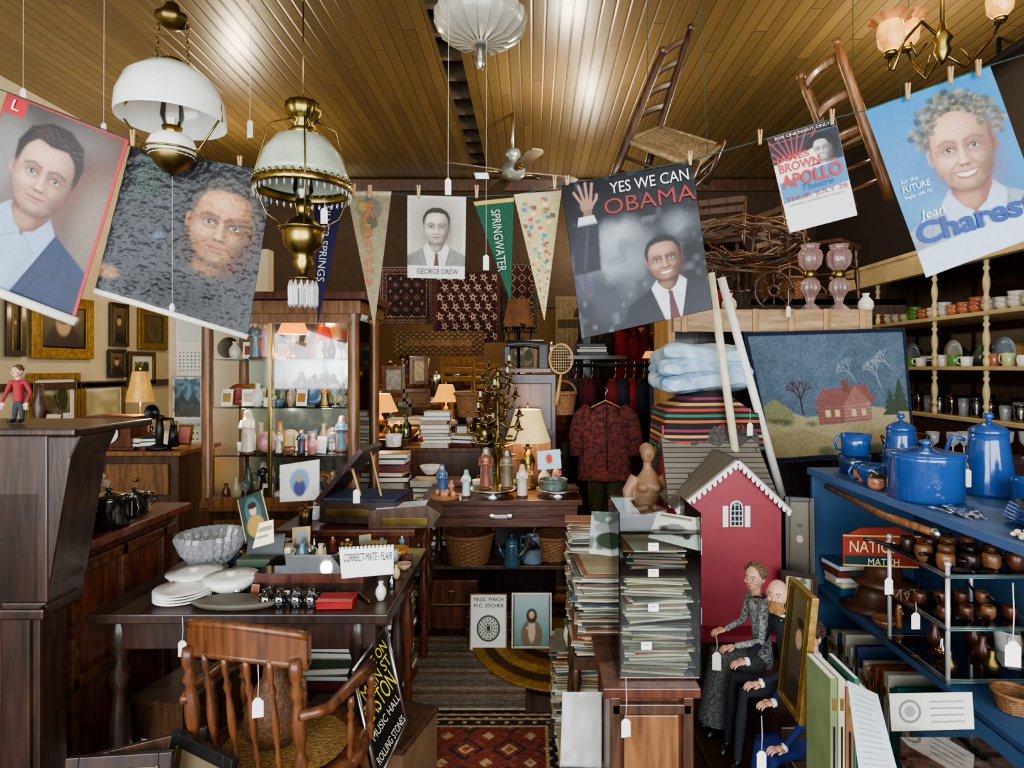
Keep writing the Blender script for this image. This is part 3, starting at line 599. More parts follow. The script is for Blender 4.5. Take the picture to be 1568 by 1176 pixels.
# ================================================================ GLASS DISPLAY CABINET
x0,x1,y0,y1=-1.78,-.98,3.3,3.72; zb,zt=.72,1.80
b=B('glass_display_cabinet')
b.box(((x0+x1)/2,(y0+y1)/2,.36),(x1-x0,y1-y0,.72),W_wal); b.box(((x0+x1)/2,(y0+y1)/2,.735),(x1-x0+.06,y1-y0+.06,.03),W_oak)
for x in (x0,x1):
    for y in (y0,y1): b.tube([(x,y,.74),(x,y,.8),(x,y,1.3),(x,y,1.75),(x,y,1.8)],[.045,.03,.032,.03,.045],W_oak,14)
b.box(((x0+x1)/2,(y0+y1)/2,zt+.03),(x1-x0+.1,y1-y0+.1,.07),W_oak); b.box(((x0+x1)/2,(y0+y1)/2,zt+.09),(x1-x0+.16,y1-y0+.16,.04),W_mah)
b.box(((x0+x1)/2,y0-.02,zt-.03),(x1-x0,.03,.05),W_oak); b.box(((x0+x1)/2,y0-.02,.77),(x1-x0,.03,.05),W_oak); b.box(((x0+x1)/2,y1,1.27),(x1-x0,.01,1.05),M('cabinet_back_mirror','a8b4ac',.14,.75,.08))
for q in (1,2,3): b.box(((x0+x1)/2,(y0+y1)/2,.75+q*.265),(x1-x0-.03,y1-y0-.03,.006),GL('shelf_glass','d8efe6',.2))
b.box(((x0+x1)/2,y0-.005,1.27),(x1-x0-.06,.003,1.0),GL('cabinet_glass','ffffff',.02)); b.box((x1,(y0+y1)/2,1.27),(.003,y1-y0-.06,1.0),GL('cabinet_glass'))
b.box((x0+.35,y0-.02,1.27),(.018,.02,1.0),BR)
for z in (.55,.25): b.box(((x0+x1)/2,y0-.01,z),(x1-x0-.08,.02,.24),W_oak); b.ell(((x0+x1)/2,y0-.03,z),.015,BR)
b.done(.004)
light('cabinet_lamp_and_fill','POINT',(xa(640,3.45),3.42,1.77),11,(1,.72,.38),.03); light('cabinet_lamp_and_fill','POINT',(-1.6,3.36,1.25),3,(1,.92,.8),.03); light('cabinet_lamp_and_fill','POINT',(-1.15,3.36,1.25),3,(1,.92,.8),.03)  # last pair are fill lights with no fixture, added to brighten the interior
table_lamp('amber_glass_lamp',(xa(638,3.45),3.42,1.553),.24,.085,M('amber_lit','f08a18',.4,0,.1,emit=2.2),BR)
table_lamp('amber_glass_lamp',(xa(700,3.5),3.5,1.553),.19,.05,M('red_lit','c03820',.4,0,.1,emit=1.0),BR)
for lv in range(4):
    zz=.754+lv*.265
    for row in range(3):
        n=11
        for i in range(n):
            x=x0+.06+(x1-x0-.12)*(i+.33*row+.1)/(n+.4)+U(-.01,.01); y=3.37+row*.12+U(-.015,.015)
            if lv==3 and (abs(x-xa(638,3.45))<.12 or abs(x-xa(700,3.5))<.07): continue
            if (lv,row) in((1,0),) and x<-1.5: continue
            k=random.choice('ffvvmbgck'); a,c2=random.sample(CLC,2)
            if k=='f': figurine('porcelain_figurine',(x,y,zz),U(.13,.22),a,c2,yaw=U(-.5,.5))
            elif k=='v': pot('china_vase',(x,y,zz),U(.02,.032),U(.09,.17),G(a),prof=VASE)
            elif k=='m': pot('china_cup',(x,y,zz),.028,.05,WH,prof=MUG,handles=1,rz=U(0,6))
            elif k=='g': pot('wine_glass',(x,y,zz),.028,.12,CRY,prof=[(0,0),(.8,0),(.8,.04),(.15,.08),(.15,.45),(.8,.6),(1,.95),(.95,.95),(.7,.62),(0,.52)])
            elif k=='b': pot('china_bowl',(x,y,zz),.038,.04,G(c2),prof=BOWL)
            elif k=='k': lathe_obj('display_plate',(x,y+.02,zz+.065),[(q*.06,z*.01) for q,z in PLATE],G(a),tilt=Matrix.Rotation(pi/2-.2,3,'X'))
            else:
                b=B('greeting_card',(x,y,zz+.05),U(-.4,.4)); b.box((0,0,0),(.065,.002,.095),PAPER,Matrix.Rotation(-.15,3,'X')); b.box((0,-.004,.0),(.045,.002,.05),G(a),Matrix.Rotation(-.15,3,'X')); b.done()
figurine('large_porcelain_lady',(xa(535,3.36),3.36,1.02),.25,'d8c8b4','c8b8a0'); figurine('large_porcelain_lady',(xa(575,3.36),3.36,1.555),.2,'d08a94','d0a8a8')
# ================================================================ LEFT TABLE with clutter
TZ=.75
b=B('writing_table')
b.box((-.9,2.17,TZ-.015),(.92,.68,.03),W_dark); b.box((-.9,2.17,TZ-.08),(.82,.58,.1),W_dark)
for x in (-1.3,-.55):
    for y in (1.9,2.45): b.turned((x,y,TZ-.04),(x,y,0),.03,W_dark)
b.done(.004)
b=B('cut_glass_bowl',(xa(455,2.25),2.25,TZ+.001)); b.lathe([(0,0),(.06,0),(.05,.015),(.07,.03),(.1,.07),(.118,.12),(.112,.135),(.105,.12),(.08,.06),(0,.03)],CRY,n=48,fl=(24,.045),smooth=False)
for k in range(5):
    for i in range(20): a=(i+.5*(k%2))*2*pi/20; t=k/5; r=.072+.042*t; b.ell((r*cos(a),r*sin(a),.04+t*.08),(.008,.008,.009),CRY,6)
b.done()
pot('white_soup_tureen',(xa(500,2.02),2.02,TZ+.001),.085,.05,WH,prof=BOWL,lid=True,handles=2); pot('white_china_bowl',(xa(420,2.08),2.08,TZ+.001),.085,.045,WH,prof=BOWL,lid=True)
for i in range(4): lathe_obj('white_china_plate',(xa(395,1.94),1.94,TZ+.001+i*.009),[(a*.085,z*.014) for a,z in PLATE],WH,n=32)
pot('green_rim_bowl',(xa(610,2.3),2.3,TZ+.001),.05,.05,M('pale_green','c8d0b0',.3),prof=BOWL)
lathe_obj('stone_slab_dish',(xa(510,1.9),1.9,TZ+.001),[(0,0),(.1,0),(.12,.015),(.11,.02),(0,.01)],M('grey_stone','5c544a',.6),sx=1.2,sy=.45)
for i,px in enumerate((575,605,640,672)): lathe_obj('glass_inkwell',(xa(px,1.9),1.9,TZ+.001),[(0,0),(.022,0),(.024,.01),(.022,.035),(.012,.04),(.014,.05),(0,.055)],GL('smoke_glass','88909a',.2),n=8)
b=B('red_tin_box',(xa(728,1.9),1.9,TZ+.013),.05); b.box((0,0,.0),(.11,.07,.024),M('red_tin','8c1c1a',.4)); b.box((0,0,.013),(.114,.074,.006),M('red_tin')); b.done(.002)
b=B('glass_topped_jewellery_case',(xa(690,2.1),2.1,TZ+.001)); b.box((0,0,.02),(.36,.2,.04),W_dark); b.box((0,0,.042),(.33,.18,.006),M('velvet','3a2a20',.9)); b.box((0,0,.065),(.36,.2,.003),GLS)
for i in range(34): x=U(-.15,.15);y=U(-.08,.08); b.tube([(x,y,.047),(x+U(-.03,.03),y+U(-.03,.03),.047)],.003,random.choice([SIL,BR,WH])); b.ell((x,y,.048),.006,random.choice([SIL,BR,CRY]),8)
for q in (-1,1): b.box((q*.178,0,.05),(.006,.2,.03),W_mah); b.box((0,q*.098,.05),(.36,.006,.03),W_mah)
b.done()
c=Cv(.5,60,'ece8dc'); o=panel('lettered_card',c,at(732,1182,1.98),at(850,1176,1.98),at(850,1240,1.94),at(738,1250,1.94)); ptxt(o,'CORRECT-MATE / FLAIR',.06,.27,.88,.14,'222222')
b=B('card_spiral_binding',parent=o); 
for i in range(14): p=at(736+i*8.3,1182-i*.4,1.98)-FR[o.name][5]; b.tube([p+Vector((0,-.006,-.006)),p+Vector((0,-.004,.006)),p+Vector((0,.006,0))],.0015,BLK,5)
b.done()
b=B('open_photo_album',(xa(560,2.2),2.2,TZ+.001)); b.box((0,0,.02),(.15,.1,.04),BLK); b.box((0,.05,.07),(.14,.008,.12),BLK,Matrix.Rotation(-.3,3,'X')); b.box((0,-.02,.05),(.12,.06,.03),M('album_green','3a4a3a',.5)); b.done(.003)
c=Cv(1.6,70,'2a3a34'); c.ell(.5,.65,.3,.55,'3c5a58',.05); c.ell(.5,1.2,.33,.4,'a8823c',.1); c.ell(.5,.62,.13,.17,'c99a78',.04); c.ell(.5,.42,.17,.12,'2a1a14',.05); c.rect(0,0,.04,1.6,'c8b070'); c.rect(.96,0,1,1.6,'c8b070')
panel('religious_print',c,at(512,1080,2.25),at(565,1058,2.25),at(588,1150,2.2),at(530,1170,2.2))
c=Cv(.9,30,'e6dfb8'); c.rect(.1,.2,.9,.35,'8a8060'); c.rect(.1,.5,.7,.6,'8a8060'); panel('price_card',c,at(560,1130,2.1),at(590,1122,2.1),at(592,1172,2.08),at(545,1185,2.08))
clutter(-1.2,-.5,2.26,2.5,TZ+.001,10,3,.05,.1); clutter(-.52,-.45,1.9,2.4,TZ+.001,1,5,.04,.06); clutter(-1.0,-.72,1.94,2.0,TZ+.001,5,1,.03,.05)
for i in range(8):
    b=B('fountain_pen',(U(-.85,-.55),U(1.9,1.98),TZ+.006),U(0,3)); b.tube([(-.06,0,0),(-.05,0,0),(.05,0,0),(.065,0,0)],[.002,.005,.006,.003],random.choice([SIL,BLK,W_mah,BR]),8); b.tube([(0,.005,.004),(.04,.005,.004)],.0012,BR,5); b.done()
# captain chair
cx,cy=xa(590,1.62),1.62
b=B('wooden_captains_chair'); SZ=.44; b.T=Matrix.Translation((cx,1.6,0))@RZ(-.22)@Matrix.Translation((-cx,-1.6,0))
def crest(u,v): a=(u-.5)*2; return Vector((cx-.02+a*.175, 1.5-.05*(1-a*a)+.03, .79+.03*(1-a*a)+(v-.5)*.075))
for off in (0,.02): b.grid(lambda u,v,o=off: crest(u,v)+Vector((0,o,0)),16,3,W_chair)
b.tube([crest(i/12,1)+Vector((0,.01,0)) for i in range(13)],.012,W_chair); b.tube([crest(i/12,0)+Vector((0,.01,0)) for i in range(13)],.012,W_chair)
for i in range(6):
    a=(i-2.5)/2.5; b.turned((cx-.02+a*.155,1.49+.02*a*a,.78),(cx-.01+a*.155,1.53,SZ+.02),.009 if abs(a)<1 else .017,W_chair)
pts=[(cx-.205,1.8,SZ+.19),(cx-.22,1.7,SZ+.205),(cx-.215,1.56,SZ+.2),(cx-.175,1.5,SZ+.21)]; b.tube(pts,[.022,.018,.014,.012],W_chair,10); b.tube([(2*cx-p[0]-.02,p[1],p[2]) for p in pts],[.022,.018,.014,.012],W_chair,10)
for q in (-1,1): b.turned((cx+q*.21,1.76,SZ+.19),(cx+q*.2,1.77,SZ),.013,W_chair); b.turned((cx+q*.215,1.64,SZ+.19),(cx+q*.205,1.65,SZ),.01,W_chair)
b.lathe([(0,0),(.2,0),(.23,.012),(.225,.03),(.19,.035),(.17,.025),(0,.022)],W_chair,(cx,1.67,SZ-.01),n=32,sy=.92)
b.lathe([(0,.024),(.17,.026)],M('cane','8a683a',.6,0,.5,120,.6),(cx,1.67,SZ-.005),n=32,sy=.92)
for x in(-1,1):
    for y,o in ((1.53,-.04),(1.82,.04)): b.turned((cx+x*.15,y,SZ),(cx+x*.2,y+o,0),.02,W_chair)
    b.turned((cx+x*.18,1.5,.2),(cx+x*.18,1.85,.2),.011,W_chair)
for y in(1.5,1.84): b.turned((cx-.17,y,.27),(cx+.17,y,.27),.011,W_chair)
b.done()
b=B('brown_basket_jug',(cx-.02,1.68,SZ+.03)); b.lathe([(0,0),(.06,0),(.085,.05),(.07,.12),(.035,.17),(.03,.2),(.035,.21),(0,.21)],M('wicker_dark','5a3a22',.6,0,.4,70,.6),n=24); b.tube([(.04,0,.18),(.08,0,.16),(.085,0,.08)],.008,M('wicker_dark')); b.done()
for i in range(4):
    b=B('cardboard_box',(-1.2+i*.24,2.12+U(-.05,.05),0),U(-.3,.3)); h=U(.2,.42); b.box((0,0,h/2),(.2,.26,h),random.choice([W_dark,W_wal,M('card_brown','6a4e34',.8)])); b.box((0,-.132,h*.6),(.12,.004,.08),PAPER); b.box((0,0,h),(.21,.27,.02),W_wal); b.done(.003)
b=B('wood_side_table'); b.box((-.83,2.9,.77),(.62,.5,.03),W_mah); b.box((-.83,2.9,.7),(.56,.44,.1),W_mah)
for x in(-1.1,-.56):
    for y in(2.7,3.1): b.turned((x,y,.7),(x,y,0),.025,W_mah)
b.done(.004)
b=B('open_writing_slope',(xa(790,2.8)-.02,2.85,.786),-.1); b.box((.02,0,.06),(.36,.26,.1),W_dark); b.box((0.02,-.0,.115),(.34,.24,.01),M('blue_baize','28304a',.9)); b.T=Matrix.Translation((-.17,0,.11))@RY(-.85); b.box((.15,0,.0),(.32,.26,.025),W_dark); b.box((.15,0,.014),(.27,.21,.003),M('blue_baize')); b.T=Matrix.Identity(4)
b.box((.02,-.13,.06),(.3,.01,.03),BR); b.tube([(0,-.05,.12),(-.05,-.05,.28)],.007,W_pine); b.tube([(.1,-.05,.12),(.02,.02,.33)],.005,W_pine); b.done(.003)
b=B('zither_case',(xa(870,2.65),2.74,.786),.05); b.prism([(-.16,0),(.12,0),(.16,.06),(.1,.1),(-.16,.08)],-.06,.08,W_wal); b.box((0,-.062,.03),(.2,.004,.03),BR)
for i in range(8): b.tube([(-.13,-.05+i*.015,.084),(.09,-.05+i*.015,.1)],.0012,SIL,4)
b.done(.003)
c=Cv(.9,40,'d9d8d0'); c.ell(.5,.45,.25,.3,'7a9ab0',.06); c.ell(.5,.6,.15,.2,'4a4a7a',.06); c.ell(.5,.38,.07,.09,'b08a70',.03); panel('mounted_photograph',c,at(604,1005,2.9),at(690,992,2.9),at(690,1080,2.88),at(604,1085,2.88))
clutter(-1.12,-.98,2.7,3.1,.786,1,4,.08,.12); clutter(-.62,-.53,2.9,3.1,.786,1,3,.07,.1)
bookstack('book_pile',(-.95,2.9,0),16,.3,.22,th=(.025,.045)); bookstack('book_pile',(-.68,2.85,0),13,.22,.22,th=(.025,.045))
c=Cv(1.55,90,'141414'); c.rect(.05,.04,.95,1.5,'1c1b18',.01)
pc=[at(762,1450,1.78),at(832,1352,1.96),at(878,1562,1.9),at(816,1688,1.7)]
o=panel('framed_concert_placard',c,*pc,rough=.3,solid=.015)
ptxt(o,'EXILE ON',.12,.28,.76,.16,'d8c428'); ptxt(o,'MAIN ST',.1,.52,.8,.18,'d8c428'); ptxt(o,'EASTON',.1,.85,.8,.28,'e0cc20'); ptxt(o,'MUSIC HALL',.1,1.08,.8,.12,'d8d4b8'); ptxt(o,'ROLLING STONES',.1,1.4,.8,.12,'d8d4b8')
b=B('placard_frame_edge',parent=o)
for i in range(4): b.tube([pc[i]-FR[o.name][5],pc[(i+1)%4]-FR[o.name][5]],.007,SIL,4)
b.done()
for i,(px,py,d) in enumerate(((330,1600,1.5),(245,1635,1.42),(415,1610,1.46))): framed('stacked_frame',(xa(px,d),d,za(py,d)-.19),.24,.36,RZ([.5,.1,-.5][i])@RX(-.18),.03,[W_wal,W_dark,BLK][i],'port')
# ================================================================ CENTER DESK
x0,x1=xa(912,3.42),xa(1252,3.42); DZ=.75
b=B('drop_front_desk')
b.box(((x0+x1)/2,3.65,DZ-.012),(x1-x0+.03,.5,.025),W_h); b.box(((x0+x1)/2,3.65,DZ-.09),(x1-x0-.02,.45,.13),W_h)
b.box(((x0+x1)/2,3.41,DZ-.06),(x1-x0-.03,.012,.05),W_h); b.box(((x0+x1)/2,3.41,DZ-.125),(x1-x0-.03,.012,.05),W_h)
b.box(((x0+x1)/2,3.4,DZ-.09),(.1,.006,.02),SIL); b.ell(((x0+x1)/2-.05,3.4,DZ-.09),(.02,.005,.018),SIL); b.ell(((x0+x1)/2+.05,3.4,DZ-.09),(.02,.005,.018),SIL)
for x in (x0+.03,x1-.03):
    for y in (3.44,3.85): b.turned((x,y,DZ-.15),(x,y,0),.028,W_wal)
    b.turned((x,3.44,.12),(x,3.85,.12),.016,W_wal)
b.box(((x0+x1)/2,3.7,.33),(x1-x0-.04,.35,.02),W_wal); b.done(.003)
basket('wicker_hamper_basket',(xa(1005,3.6)+.02,3.62,.341),.15,.17); basket('wicker_hamper_basket',(xa(1185,3.6)+.03,3.68,.341),.12,.14,handle=True)
pot('teal_enamel_coffee_pot',(xa(1105,3.5),3.53,.341),.05,.14,M('teal_enamel','34525e',.2,coat=.6),prof=TAPER,lid=True,handles=1,spout=1); pot('grey_enamel_jug',(xa(1150,3.5),3.6,.341),.06,.16,M('grey_enamel','6a7a84',.2,coat=.6),prof=TAPER,handles=1,rz=2.5)
b=B('metal_funnel',(xa(1140,3.55),3.5,.45)); b.lathe([(.06,.05),(.015,0),(.012,-.05),(.0,-.1)],SIL,tilt=Matrix.Rotation(.8,3,'Y')); b.done()
b=B('wooden_trunk',(xa(980,3.55),3.58,0)); b.box((0,0,.14),(.3,.25,.28),W_mah); b.box((0,-.13,.14),(.3,.008,.02),BRD); b.box((0,-.13,.2),(.04,.01,.05),BR); b.done(.006)
def fr_at(px0,px1,py0,py1,d,kind,fm,fw=.012,name='framed_picture',lean=-.12):
    w=(px1-px0)*d/FPX; h=(py1-py0)*d/FPX; return framed(name,(xa((px0+px1)/2,d),d,za((py0+py1)/2,d)),w,h,RX(lean),fw,fm,kind)
o=fr_at(1015,1095,1285,1402,3.2,'mark',W_pine,.004,'record_album_print'); o2=[q for q in o.children][0]; FR[o2.name]=(Vector((-.1,-.002,.14)),Vector((.2,0,0)),Vector((0,0,-.28)),1.4,Vector((0,-1,0)),Vector((0,0,0))); ptxt(o2,'MAGIC MIRROR',.1,.17,.8,.1,'222222',.002); ptxt(o2,'M.C. ESCHER',.1,.33,.8,.1,'222222',.002)
fr_at(1105,1192,1282,1397,3.2,'icon',M('silver_frame','c0bca8',.4,.4))
b=B('wooden_crate'); d=3.42; b.box((xa(1100,d),3.42,.08),(.46,.2,.14),W_mah); 
for z in (.04,.11): b.box((xa(1100,d),3.315,z),(.47,.01,.05),W_wal)
b.done(.004)
b=B('silver_pedestal_tray',(xa(1065,3.55),3.52,DZ)); b.lathe([(0,0),(.08,0),(.03,.015),(.03,.03),(.13,.04),(.14,.05),(.13,.05),(0,.042)],SIL,n=32); b.done()
b=B('silver_pedestal_tray',(xa(1205,3.55),3.55,DZ)); b.lathe([(0,0),(.08,0),(.03,.015),(.03,.025),(.12,.03),(.13,.04),(0,.032)],SIL,n=32); b.done()
pot('decorated_tin',(xa(1195,3.55),3.55,DZ+.04),.085,.055,M('tin_print','9aa098',.35,.3,.4,40,c2='3a5048'))
for px,h,a,c2,z in ((1050,.24,'8a4a3a','6a7a5a',.05),(1095,.23,'7a6a50','4a4a4a',.05),(1007,.16,'dfe2dc','7ab0b0',0),(1128,.19,'d8cfbc','c8b498',0),(955,.19,'4a6a8a','3a5a8a',0),(975,.1,'c88a6a','8a6a4a',0)): figurine('saint_statue',(xa(px,3.5),3.5,DZ+z),h,a,c2)
b=B('nativity_dish',(xa(963,3.5),3.46,DZ)); b.lathe([(0,0),(.08,0),(.085,.015),(0,.02)],M('terracotta','9a6a48',.6)); 
for i in range(8): b.ell((U(-.06,.06),U(-.03,.03),.03),(.015,.012,.02),G('c88a6a'))
b.done()
table_lamp('pleated_shade_lamp',(xa(1140,3.78),3.78,DZ),.5,.14,M('pleated_shade','c8b078',.7,0,.08,emit=.7),BR,lit=10)
clutter(x0+.05,x1-.05,3.68,3.86,DZ+.001,8,2,.08,.14,.8)
b=B('ornate_candelabra',(xa(1075,3.62),3.64,DZ)); b.lathe([(0,0),(.08,0),(.05,.03),(.02,.05),(.018,.2),(.035,.24),(.015,.3),(.015,.62),(.03,.65),(.01,.68),(.02,.72),(0,.76)],BRD)
for k in range(22):
    a=k*2.4; z=.24+.024*k; r=.18*(1-k/34)
    b.tube([(0,0,z),(r*.4*cos(a),r*.4*sin(a),z-.045),(r*.8*cos(a),r*.8*sin(a),z-.04),(r*cos(a),r*sin(a),z+.03)],[.009,.008,.007,.006],BRD); b.ell((r*.5*cos(a+.3),r*.5*sin(a+.3),z-.02),(.02,.02,.008),BRD,8)
    b.lathe([(0,0),(.016,0),(.034,.01),(.014,.015),(.014,.03),(0,.03)],BRD,(r*cos(a),r*sin(a),z+.02),n=12); b.lathe([(0,0),(.008,0),(.008,.03),(0,.034)],CRM if k%3==0 else BRD,(r*cos(a),r*sin(a),z+.05),n=8)
b.done()
c=Cv(1.1,30,'b0d0dc'); c.ell(.5,.5,.15,.3,'b8402a',.1); panel('holy_card',c,at(1160,975,3.44),at(1210,970,3.44),at(1213,1012,3.44),at(1162,1015,3.44))
b=B('standing_lamp',(xa(1120,4.3),4.3,0)); b.lathe([(0,0),(.15,0),(.14,.03),(.03,.06),(.015,.1),(.02,.9),(.012,.95),(.03,1.2),(.012,1.4),(.012,1.85),(0,1.85)],IRON); lampshade(b,(0,0,1.79),.07,.115,.2,M('brown_shade','6a4424',.7,0,.3,emit=.15))
for q in range(4): a=q*pi/2+.3; b.tube([(0,0,1.7),(.08*cos(a),.08*sin(a),1.66),(.1*cos(a),.1*sin(a),1.78)],.007,BRD); b.lathe([(0,0),(.02,0),(.022,.03),(.0,.03)],IRON,(.1*cos(a),.1*sin(a),1.78),n=10)
b.done()
b=B('black_sewing_machine',(xa(1135,4.0),4.0,za(800,4.0))); b.box((0,0,.0),(.34,.16,.03),W_wal); b.box((.12,0,.09),(.06,.08,.16),BLK); b.tube([(.12,0,.17),(0,0,.18),(-.12,0,.17)],[.035,.025,.03],BLK,12); b.box((-.12,0,.1),(.04,.05,.12),BLK); b.tube([(-.12,0,.05),(-.12,0,.015)],.004,SIL); b.lathe([(0,-.01),(.05,-.01),(.05,.01),(0,.01)],SIL,(.17,0,.14),tilt=Matrix.Rotation(pi/2,3,'Y')); b.done(.008)
b=B('sewing_machine_plinth'); b.box((xa(1135,4.0),4.03,za(800,4.0)/2-.01),(.4,.22,za(800,4.0)-.03),W_dark); b.box((xa(1135,4.0),3.91,.9),(.34,.015,.3),W_wal); b.box((xa(1135,4.0),3.91,1.25),(.34,.015,.3),W_wal); b.done(.004)
b=B('wooden_racket',(xa(1212,3.9),3.9,za(775,3.9))); b.tube([(.075*cos(a),0,.095*sin(a)) for a in np.linspace(0,2*pi,25)],.007,W_pine); b.tube([(0,0,-.095),(-.03,0,-.3)],[.009,.014],W_pine)
for i in range(-4,5):
    l=.09*math.sqrt(1-(i/5)**2); b.tube([(i*.015,0,-l),(i*.015,0,l)],.001,CRM,4); l=.07*math.sqrt(1-(i/5)**2); b.tube([(-l,0,i*.018),(l,0,i*.018)],.001,CRM,4)
b.done()
basket('bushel_basket',(xa(1020,4.2),4.2,za(900,4.2)),.12,.16,False); basket('bushel_basket',(xa(1215,4.0),4.0,za(895,4.0)),.09,.14)
b=B('low_bookcase',(0,0,0)); b.box((xa(1000,4.4),4.5,.45),(.8,.3,.9),W_wal); b.box((xa(1000,4.4),4.5,.91),(.85,.34,.03),W_mah); b.done(.004)
clutter(xa(985,4.45),xa(1120,4.45),4.4,4.6,.926,5,2,.12,.25)
bookstack('book_pile',(xa(935,4.2),4.4,.927),9,.22,.18,cols=['b8b0a0','a88868','6a7a80','b0aca0','8a4a32']); bookstack('book_pile',(xa(925,3.9),3.98,0),22,.24,.2,cols=['3a3a3a','b8b0a0','6a3a2a','2a3a4a','a89878'],th=(.025,.045)); bookstack('book_pile',(xa(850,4.0),4.0,0),24,.22,.2,th=(.03,.05)); bookstack('book_pile',(xa(880,5.2),5.2,0),26,.3,.25,th=(.03,.05)); bookstack('book_pile',(xa(840,3.6),3.6,0),15,.2,.2,th=(.03,.05))
small_item((xa(925,3.9),3.98,.8),.14); small_item((xa(850,4.0),4.0,.98),.16)
# ================================================================ BACK AREA
def hang(name,cv,px0,px1,py0,py1,d,amp=.02,f=5,sk=0): return panel(name,cv,at(px0,py0,d),at(px1,py0,d),at(px1+sk,py1,d),at(px0+sk,py1,d),disp=lambda u,v:amp*np.sin(u*2*pi*f)*v,rough=.9,bump=.4,solid=.006)
c=rugcv(.93,100,'221c20',['5a2a2c','7a6e5c','3a2426','241c20'],5); hang('hanging_dark_rug',c,820,935,575,700,6.2)
c=Cv(1.12,220,'381820')
for i in range(6):
    for j in range(7):
        x=.1+i*.165+(j%2)*.07; y=.09+j*.16; c.ell(x,y,.032,.04,'b4aa94',.008); c.ell(x,y,.018,.024,'5a2228',.008); c.line([(x,y+.03),(x+.03,y+.08),(x+.07,y+.06)],.006,'9a927c',.006); c.line([(x,y-.03),(x-.04,y-.07)],.006,'9a927c',.006)
        for k in range(5): a=k*1.257+.5*j; c.ell(x+.05*cos(a),y+.055*sin(a),.013,.009,'a89e86',.006,a)
c.rect(.0,0,.05,1.12,'4a2a2c'); c.rect(.95,0,1,1.12,'4a2a2c'); c.noise(60,.3); hang('hanging_floral_rug',c,936,1080,588,735,6.1)
c=rugcv(.35,100,'5c4c36',['7a6848','3c3024','8a7a5c','4a3c2a']); hang('hanging_gold_rug',c,850,1045,715,768,6.05)
c=rugcv(2.2,80,'38201e',['9a8c78','1e1416','6a3a2a','2c1c1e'],3); hang('hanging_narrow_rug',c,1095,1160,565,720,6.0)
c=Cv(.9,80,'6a5a44'); c.noise(20,.3); c.blot(12,'8a7a5c',.55,.6); hang('hanging_tan_cloth',c,1040,1100,600,740,6.25)
c=Cv(2,30,'7a6c50'); c.noise(20,.3); c.rect(.1,.8,.9,1.1,'4a4030'); hang('hanging_sampler',c,1200,1256,640,765,6.0)
b=B('clothes_rail',(0,0,0)); b.tube([(xa(1225,4.6),4.6,1.52),(xa(1440,4.6),4.6,1.52)],.014,IRON); 
for px in (1230,1435): b.tube([(xa(px,4.6),4.6,1.52),(xa(px,4.6),4.6,.0)],.014,IRON); b.tube([(xa(px,4.6),4.35,.02),(xa(px,4.6),4.85,.02)],.014,IRON)
b.done()
def garment(name,px,py,d,w,l,mat,sleeve=True,rz=0,trous=False):
    b=B(name,at(px,py,d),rz)
    def f(u,v):
        a=u*2*pi; t=v; ww=w/2*(.45+.55*min(1,t*5))*(1+.12*t); th=.05*(1+.4*t)+.006*sin(a*7)*t*2
        return Vector((ww*cos(a)*(1+.03*sin(a*9)*t),th*sin(a),-.02-l*t-(0.03*abs(cos(a)) if t<.15 else 0)))
    if trous:
        for q in(-1,1): b.tube([(q*w*.2,0,-.02),(q*w*.22,0,-l*.5),(q*w*.24,0,-l)],[w*.22,w*.2,w*.17],mat,14,flat=1)
    else: b.grid(f,40,14,mat)
    if sleeve and not trous:
        for q in(-1,1): b.tube([(q*w*.32,0,-.05),(q*w*.5,0,-.12),(q*w*.6,-.01,-l*.45),(q*w*.6,-.03,-l*.72)],[.045,.06,.055,.05],mat,14)
        b.tube([(0,-.055,-.03),(0,-.07,-l*.5),(0,-.075,-l*.97)],.004,BLK,6)
    b.tube([(-w*.3,0,-.05),(0,0,.0),(w*.3,0,-.05)],.006,W_pine); b.tube([(0,0,0),(0,0,.05),(.015,0,.07),(0,0,.09)],.002,SIL)
    return b.done()
mk=M('red_patterned_cloth','281a20',.9,0,.3,42,c2='843c34'); garment('red_patterned_jacket',1308,865,4.2,.34,.53,mk)
garment('olive_trousers',1308,1015,4.3,.3,.5,M('olive','4a4428',.9),trous=True)
for i,(px,c,w,l) in enumerate(((1245,'1c1a20',.25,.9),(1262,'3a1820',.25,.8),(1280,'58181c',.3,1.0),(1330,'701c1c',.3,.9),(1352,'26202a',.3,1.0),(1370,'8a1e20',.3,.95),(1392,'1a1a1e',.3,1.0),(1415,'3a3a48',.3,1.0))): garment('hanging_garment',px,808,4.6+.02*(i%2),w*.7,l,M('cloth_'+c,c,.9,0,.3,12),rz=1.2)
for i,(px,py,c) in enumerate(((1300,690,'5a4e2a'),(1335,700,'3a2a1a'),(1365,690,'8a2020'),(1390,700,'7a1a1c'),(1270,720,'4a4048'))): garment('upper_hanging_garment',px,py+10,5.2,.28,.7,M('cloth_'+c,c,.9,0,.3,12),rz=.7)
b=B('upper_clothes_rail'); b.tube([(xa(1250,5.2),5.2,za(690,5.2)),(xa(1420,5.2),5.2,za(690,5.2))],.015,IRON); b.tube([(xa(1252,5.2),5.2,0),(xa(1252,5.2),5.2,za(690,5.2))],.015,IRON); b.tube([(xa(1418,5.2),5.2,0),(xa(1418,5.2),5.2,za(690,5.2))],.015,IRON); b.done()
bookstack('hat_box_pile',(xa(1280,4.9),4.92,1.6),4,.25,.2,cols=['4a4a50','8a6a4a','2a2a2a']); slab('shelf_board',xa(1225,4.9),xa(1350,4.9),4.8,5.05,1.57,1.6,W_wal)
WS=M('warm_shade','d89030',.6,0,.1,emit=1.3)
